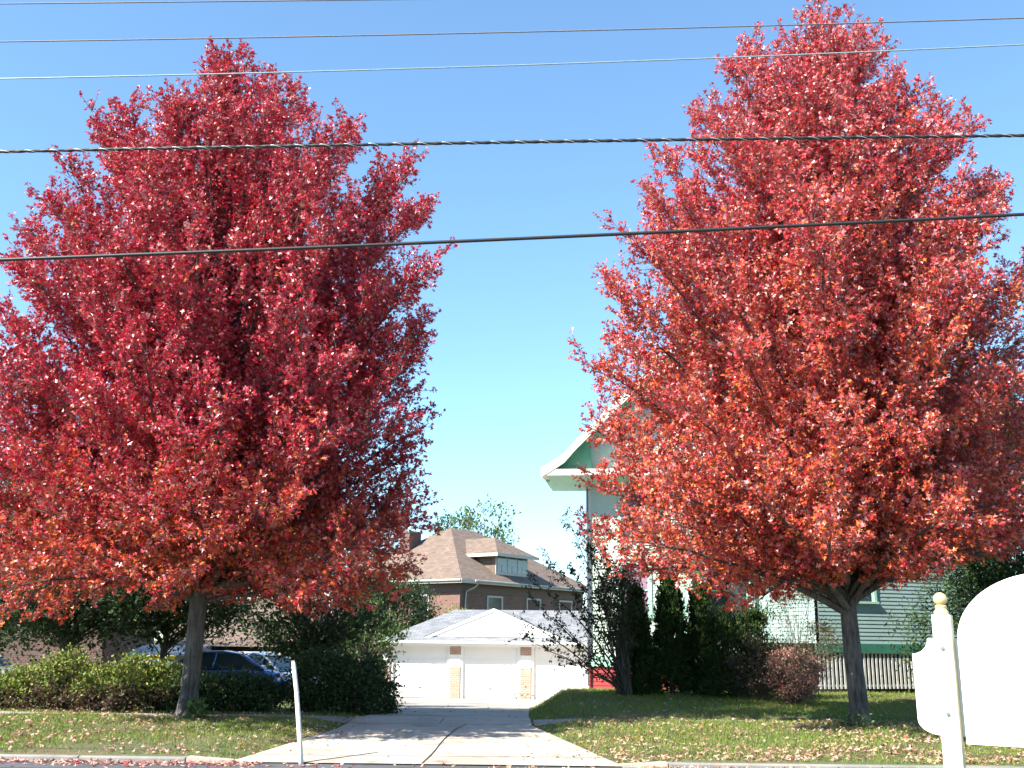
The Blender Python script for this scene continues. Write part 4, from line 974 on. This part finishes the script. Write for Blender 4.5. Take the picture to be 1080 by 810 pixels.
# ------------------------------------------------------------------ cars
def car(label, loc, rz, paint, kind='sedan', group='cars parked behind the hedge'):
    root = thing('parked_car', label, 'car', loc, rz, group)
    # side profile stations: x, z_low, z_belt, half width
    st = [(-2.28, .42, .62, .60), (-2.22, .34, .80, .74), (-2.0, .28, .90, .82), (-1.4, .24, .94, .87), (-.7, .22, .93, .88), (0, .22, .92, .88), (.7, .22, .90, .88), (1.2, .22, .86, .86), (1.7, .26, .76, .82), (2.05, .30, .66, .74), (2.25, .38, .54, .60)]
    if kind == 'sedan': st = [(x, a, c if x < 0 else c + .0, w) for x, a, c, w in st]
    b = MB(); n = 10; ring = []
    for x, zl, zb, w in st:
        sec = [(-w * .86, zl), (-w * .99, zl + .12), (-w, (zl + zb) / 2), (-w * .96, zb - .08), (-w * .84, zb), (w * .84, zb), (w * .96, zb - .08), (w, (zl + zb) / 2), (w * .99, zl + .12), (w * .86, zl)]
        ring.append([(x, y, z) for y, z in sec])
    V = np.array(ring).reshape(-1, 3); k = np.arange(len(st) - 1)[:, None] * n; i = np.arange(n)[None]; j = (i + 1) % n
    b.add(V, [np.stack([k + i, k + n + i, k + n + j, k + j], -1).reshape(-1, 4), np.arange(n), (np.arange(n) + (len(st) - 1) * n)[::-1]])
    body = b.build('body', paint, root, True); m = body.modifiers.new('sub', 'SUBSURF'); m.levels = m.render_levels = 2
    # greenhouse: pillars and roof one shell; glass set inside
    cab = [(-1.75, .90, .72), (-1.05, 1.33, .60), (-.45, 1.42, .585), (.15, 1.40, .585), (.55, 1.31, .60), (1.22, .86, .72)]
    g = MB(); V = []
    for x, z, w in cab: V += [(x, -w, z), (x, w, z)]
    for x, z, w in cab: V += [(x, -.80 if .86 < z < .95 else -(w + (.80 - w) * .92), .89), (x, (.80 if .86 < z < .95 else w + (.80 - w) * .92), .89)]
    nn = len(cab)
    f = []
    for q in range(nn - 1):
        a = 2 * q; f.append([a, a + 2, a + 3, a + 1]); f.append([a + 2 * nn, a + 2 * nn + 2, a + 2, a]); f.append([a + 1, a + 3, a + 3 + 2 * nn, a + 1 + 2 * nn])
    g.add(V, [np.array(f)]); g.build('glass', M['glass'], root, False)
    rf = MB(); up = [(x, z + .012, w) for x, z, w in cab[1:5]]; V = []
    for x, z, w in up: V += [(x, -w - .02, z - .03), (x, -w * .8, z + .02), (x, w * .8, z + .02), (x, w + .02, z - .03)]
    f = []
    for q in range(3):
        for e in range(3): a = 4 * q + e; f.append([a, a + 4, a + 5, a + 1])
    rf.add(V, [np.array(f)])
    for s in (-1, 1):
        rf.tube([(-1.78, s * .76, .89), (-1.4, s * .69, 1.12), (-1.05, s * .61, 1.335)], .05, 6); rf.tube([(1.24, s * .75, .86), (.9, s * .68, 1.09), (.55, s * .61, 1.315)], .035, 6)
        rf.tube([(-.2, s * .80, .9), (-.28, s * .605, 1.40)], .035, 6); rf.tube([(-1.05, s * .61, 1.335), (-.45, s * .60, 1.425), (.15, s * .60, 1.405), (.55, s * .61, 1.315)], .03, 6)
    rf.build('roof', paint, root, True)
    for sx in (-1.35, 1.35):
        for s in (-1, 1):
            w = MB(); th = np.linspace(0, 2 * math.pi, 21)[:-1]
            prof = [(.20, -.10), (.30, -.10), (.325, -.06), (.325, .06), (.30, .10), (.20, .10)]
            V = np.array([[(sx + r_ * math.cos(t), s * .80 + y, .325 + r_ * math.sin(t)) for t in th] for r_, y in prof]).reshape(-1, 3)
            kk = np.arange(5)[:, None] * 20; ii = np.arange(20)[None]; jj = (ii + 1) % 20
            w.add(V, [np.stack([kk + ii, kk + jj, kk + 20 + jj, kk + 20 + ii], -1).reshape(-1, 4)]); wo = w.build('wheel', M['rubber'], root)
            w = MB(); w.add([(sx + .205 * math.cos(t), s * .87, .325 + .205 * math.sin(t)) for t in th] + [(sx, s * .89, .325)], [np.array([[q, (q + 1) % 20, 20] for q in range(20)])]); w.build('rim', M['steel'], wo)
    for s in (-1, 1):
        b = MB(); b.box(-2.27, -2.14, s * .62 - .13, s * .62 + .13, .66, .80); b.build('tail_light', M['lamp_red'], root, bevel=.03)
        b = MB(); b.box(2.06, 2.2, s * .56 - .14, s * .56 + .14, .52, .64); b.build('headlight', M['lamp_clear'], root, bevel=.03)
        b = MB(); b.box(.72, .86, s * .93 - .09, s * .93 + .09, .93, 1.05); b.build('mirror', paint, root, bevel=.03)
    return root
def park(label, u, Y, rz, paint, dz=0):
    x = at(u, 700, Y)[0]; car(label, (x, Y, gzf(x, Y) + dz), rz, paint)
park('blue sedan parked behind the dark clipped shrubs, right of the crimson maple trunk', 222, 34.0, R(186), M['car_blue'], -.04)
park('white car parked just right of the blue sedan, nose toward the garage', 276, 35.5, R(-24), M['car_white'], .0)
park('pale silver car at the left edge, only its rounded end showing', -40, 33, R(4), M['car_silver'], 0)
park('white car hidden behind the yellow green shrubs, bits showing through the leaves', 150, 33.5, R(178), M['car_white'], -.35)

# ------------------------------------------------------------------ wires
def wire(label, pts, Y, rad, m, lash=False, group='overhead wires across the street'):
    root = thing('overhead_wire', label, 'wire', at(540, pts[1], Y), 0, group); base = np.array(root.location)
    a, c, d = at(0, pts[0], Y), at(540, pts[1], Y), at(1080, pts[2], Y)
    xs_ = np.array([a[0], c[0], d[0]]); zc = np.polyfit(xs_, [a[2], c[2], d[2]], 2)
    X = np.linspace(-26, 26, 120); P = np.stack([X, np.full_like(X, Y), np.polyval(zc, X)], 1) - base
    b = MB()
    if lash:
        th = X * 9.0
        off = np.stack([0 * X, np.cos(th), np.sin(th)], 1) * rad * .45
        X2 = np.linspace(-26, 26, 2600); P2 = np.stack([X2, np.full_like(X2, Y), np.polyval(zc, X2)], 1) - base; o2 = np.stack([0 * X2, np.cos(X2 * 21), np.sin(X2 * 21)], 1) * rad * .32
        b.tube(P2 + o2, rad * .7, 6); b.tube(P2 - o2, rad * .7, 6); b.build('cable', m, root, True)
        l = MB(); o3 = np.stack([0 * X2, np.cos(X2 * 21 + 1.57), np.sin(X2 * 21 + 1.57)], 1) * rad * .78; l.tube(P2 + o3, rad * .2, 5); l.build('messenger_strand', M['lash'], root, True)
    else:
        b.tube(P, rad, 7); b.build('cable', m, root, True)
    return root
wire('highest thin dark wire, leaving the frame at the top', (4, -2, -9), 12.5, .0095, M['wire_grey'])
wire('second thin dark wire from the top, crossing above both maples', (44, 34, 19), 12.5, .0095, M['wire_grey'])
wire('pale silver blue wire crossing both treetops, third from the top', (83, 69, 47), 12.8, .0095, M['wire_alu'])
wire('thick black cable with bright twisted strand, upper of the two', (160, 150, 143), 11.6, .021, M['wire_black'], True)
wire('thick black cable, lowest of all the wires', (274, 252, 226), 11.0, .020, M['wire_black'])

# ------------------------------------------------------------------ white pole
def pole():
    a = at(318, 803, 15.22); t = at(309, 697, 15.6)
    root = thing('marker_pole', 'thin leaning white pole at the left edge of the driveway', 'pole', (a[0], a[1], 0))
    d = t - np.array(root.location); P = np.array([d * s for s in (-.06, .3, .7, .97, .99, 1.0)]); P[1:4, 0] += (.012, .018, .006)
    b = MB(); b.tube(P, [.036, .034, .032, .031, .024, .006], 14); b.build('tube', mat('pole_paint', (.50, .48, .43), .5, col2=(.80, .79, .76), scale=5.0, bump=.1), root, True)
    b = MB(); b.tube([d * .885, d * .90], .034, 14); b.tube([d * .93, d * .935], .034, 14); b.build('band', M['offwhite'], root)
pole()

# ------------------------------------------------------------------ sign, near the camera
def sign():
    Y = 4.62; p = at(999, 720, Y); al = R(-32)
    root = thing('sign_board', 'white wooden sign with arched top and ball finial post, cut by the right edge', 'sign', (p[0], p[1], .10), al)
    z = lambda v, u=992: at(u, v, Y)[2] - .10
    hw = .036; ztop = z(648)
    b = MB(); b.box(-hw, hw, -hw, hw, -.3, ztop); post = b.build('post', M['sign_white'], root, bevel=.004)
    # strip painting the yellowish shaded side onto the post's right face
    b = MB(); b.box(hw + .0005, hw + .004, -hw + .004, hw - .004, 0, ztop - .004); b.build('shade_strip', M['sign_shade_side'], post)
    rb = .029; zf = ztop
    prof = [(.001, 0), (.030, 0), (.031, .011), (.025, .017), (.021, .026), (.024, .031), (.024, .036), (.016, .040)]
    cz = .040 + rb * .83
    for t in np.linspace(-56, 90, 16): prof.append((max(.0008, rb * math.cos(R(t))), cz + rb * math.sin(R(t))))
    b = MB(); b.lathe(prof, 28, (0, 0, zf + .001)); b.build('finial', M['finial_wood'], post, True)
    for v in (684, 753):
        zz = z(v)
        b = MB(); th = np.linspace(0, 2 * math.pi, 17)[:-1]
        for r0, y0, y1 in ((.0095, -hw - .003, -hw - .0005), (.0055, -hw - .006, -hw - .0032)):
            b.add([(r0 * math.cos(t), y, zz + r0 * math.sin(t)) for y in (y0, y1) for t in th],
                  [np.arange(16), (np.arange(16) + 16)[::-1], np.array([[q, q + 16, (q + 1) % 16 + 16, (q + 1) % 16] for q in range(16)])])
        bo = b.build('bolt', M['steel'], post)
    # scalloped backing board
    zA, zB, zC, zD = z(673), z(690), z(761), z(777); xl = -.142; xn = -.075
    poly = [(.085, zA), (xn + .004, zA), (xn, zA - .004)]
    for t in np.linspace(0, 90, 9)[1:]: poly.append((xn - (xn - xl) * (1 - math.cos(R(t))), (zA - .004) - (zA - .004 - zB) * math.sin(R(t))))
    poly.append((xl + .002, zC))
    for t in np.linspace(0, 90, 9)[1:]: poly.append((xl + .002 + .10 * (1 - math.cos(R(t))), zC - (zC - zD) * math.sin(R(t))))
    poly += [(.085, zD)]
    b = MB(); b.prism(poly[::-1], hw + .001, hw + .03, 'y'); b.build('bracket_board', M['sign_white'], root, bevel=.002)
    # arched panel
    x0 = .058; w = .74; cx = x0 + w / 2; zs = z(676); hh = z(607, 1085) - zs; zb = z(784, 1012)
    poly = [(x0, zb), (x0 + w, zb)] + [(cx + w / 2 * math.cos(R(t)), zs + .285 * math.sin(R(t))) for t in np.linspace(0, 180, 41)]
    b = MB(); b.prism(poly, -.012, .012, 'y'); pan = b.build('panel', M['sign_white'], root, bevel=.002)
    b = MB(); b.box(cx - .045, cx + .045, -.058, -.0125, zb + .02, zs + .235); bt = b.build('batten', M['sign_white'], root, bevel=.003)
    for zz in (zs + .13, zs - .3):
        b = MB(); th = np.linspace(0, 2 * math.pi, 17)[:-1]
        b.add([(cx - .02 + .007 * math.cos(t), y, zz + .007 * math.sin(t)) for y in (-.062, -.0585) for t in th], [np.arange(16), (np.arange(16) + 16)[::-1], np.array([[q, q + 16, (q + 1) % 16 + 16, (q + 1) % 16] for q in range(16)])])
        b.build('bolt', M['steel'], bt)
    # second post outside the frame on the far side
    x2 = x0 + w + .02 + hw
    b = MB(); b.box(x2 - hw, x2 + hw, -hw, hw, -.3, ztop); b.build('post', M['sign_white'], root, bevel=.004)
sign()

# ------------------------------------------------------------------ light, sky, camera
SUN_EL = 42.5
sx, sy = -.83, -.558
W = bpy.data.worlds.new('World'); S.world = W; W.use_nodes = True; nt = W.node_tree
sky = nt.nodes.new('ShaderNodeTexSky'); sky.sky_type = 'NISHITA'; sky.sun_disc = False
sky.sun_elevation = R(SUN_EL); sky.sun_rotation = math.atan2(sx, sy); sky.altitude = 300; sky.air_density = 1.0; sky.dust_density = 0.0; sky.ozone_density = 1.3
bg = nt.nodes['Background']; bg.inputs['Strength'].default_value = .104; tint = nt.nodes.new('ShaderNodeMix'); tint.data_type = 'RGBA'; tint.blend_type = 'MULTIPLY'; tint.inputs['Factor'].default_value = 1; tint.inputs['B'].default_value = (.80, 1.05, 1.17, 1)
gam = nt.nodes.new('ShaderNodeGamma'); gam.inputs['Gamma'].default_value = .88; nt.links.new(sky.outputs[0], gam.inputs['Color']); nt.links.new(gam.outputs[0], tint.inputs['A']); nt.links.new(tint.outputs['Result'], bg.inputs['Color'])
sd = bpy.data.lights.new('sun', 'SUN'); sd.energy = 5.0; sd.angle = R(.53); sd.color = (1, .94, .83)
so = bpy.data.objects.new('sun', sd); COL.objects.link(so)
dv = Vector((sx * math.cos(R(SUN_EL)), sy * math.cos(R(SUN_EL)), math.sin(R(SUN_EL)))); so.rotation_euler = dv.to_track_quat('Z', 'Y').to_euler(); so.location = dv * 50

cd = bpy.data.cameras.new('camera'); cd.sensor_width = 36; cd.lens = FPX / 1080 * 36; cd.clip_start = .1; cd.clip_end = 3000
co = bpy.data.objects.new('camera', cd); COL.objects.link(co); co.location = EYE
from mathutils import Matrix
Rm = Matrix.Rotation(R(90) + PITCH, 4, 'X') @ Matrix.Rotation(ROLL, 4, 'Z')
co.rotation_euler = Rm.to_euler(); S.camera = co

S.view_settings.view_transform = 'Standard'; S.view_settings.look = 'None'; S.view_settings.exposure = 1.63; S.view_settings.gamma = 1
cy = S.cycles; cy.max_bounces = 6; cy.diffuse_bounces = 3; cy.glossy_bounces = 2; cy.transmission_bounces = 3; cy.use_denoising = True
cy.use_adaptive_sampling = True; cy.adaptive_threshold = .02; cy.sample_clamp_indirect = 8
try: cy.denoiser = 'OPENIMAGEDENOISE'
except Exception: pass
S.render.use_persistent_data = False
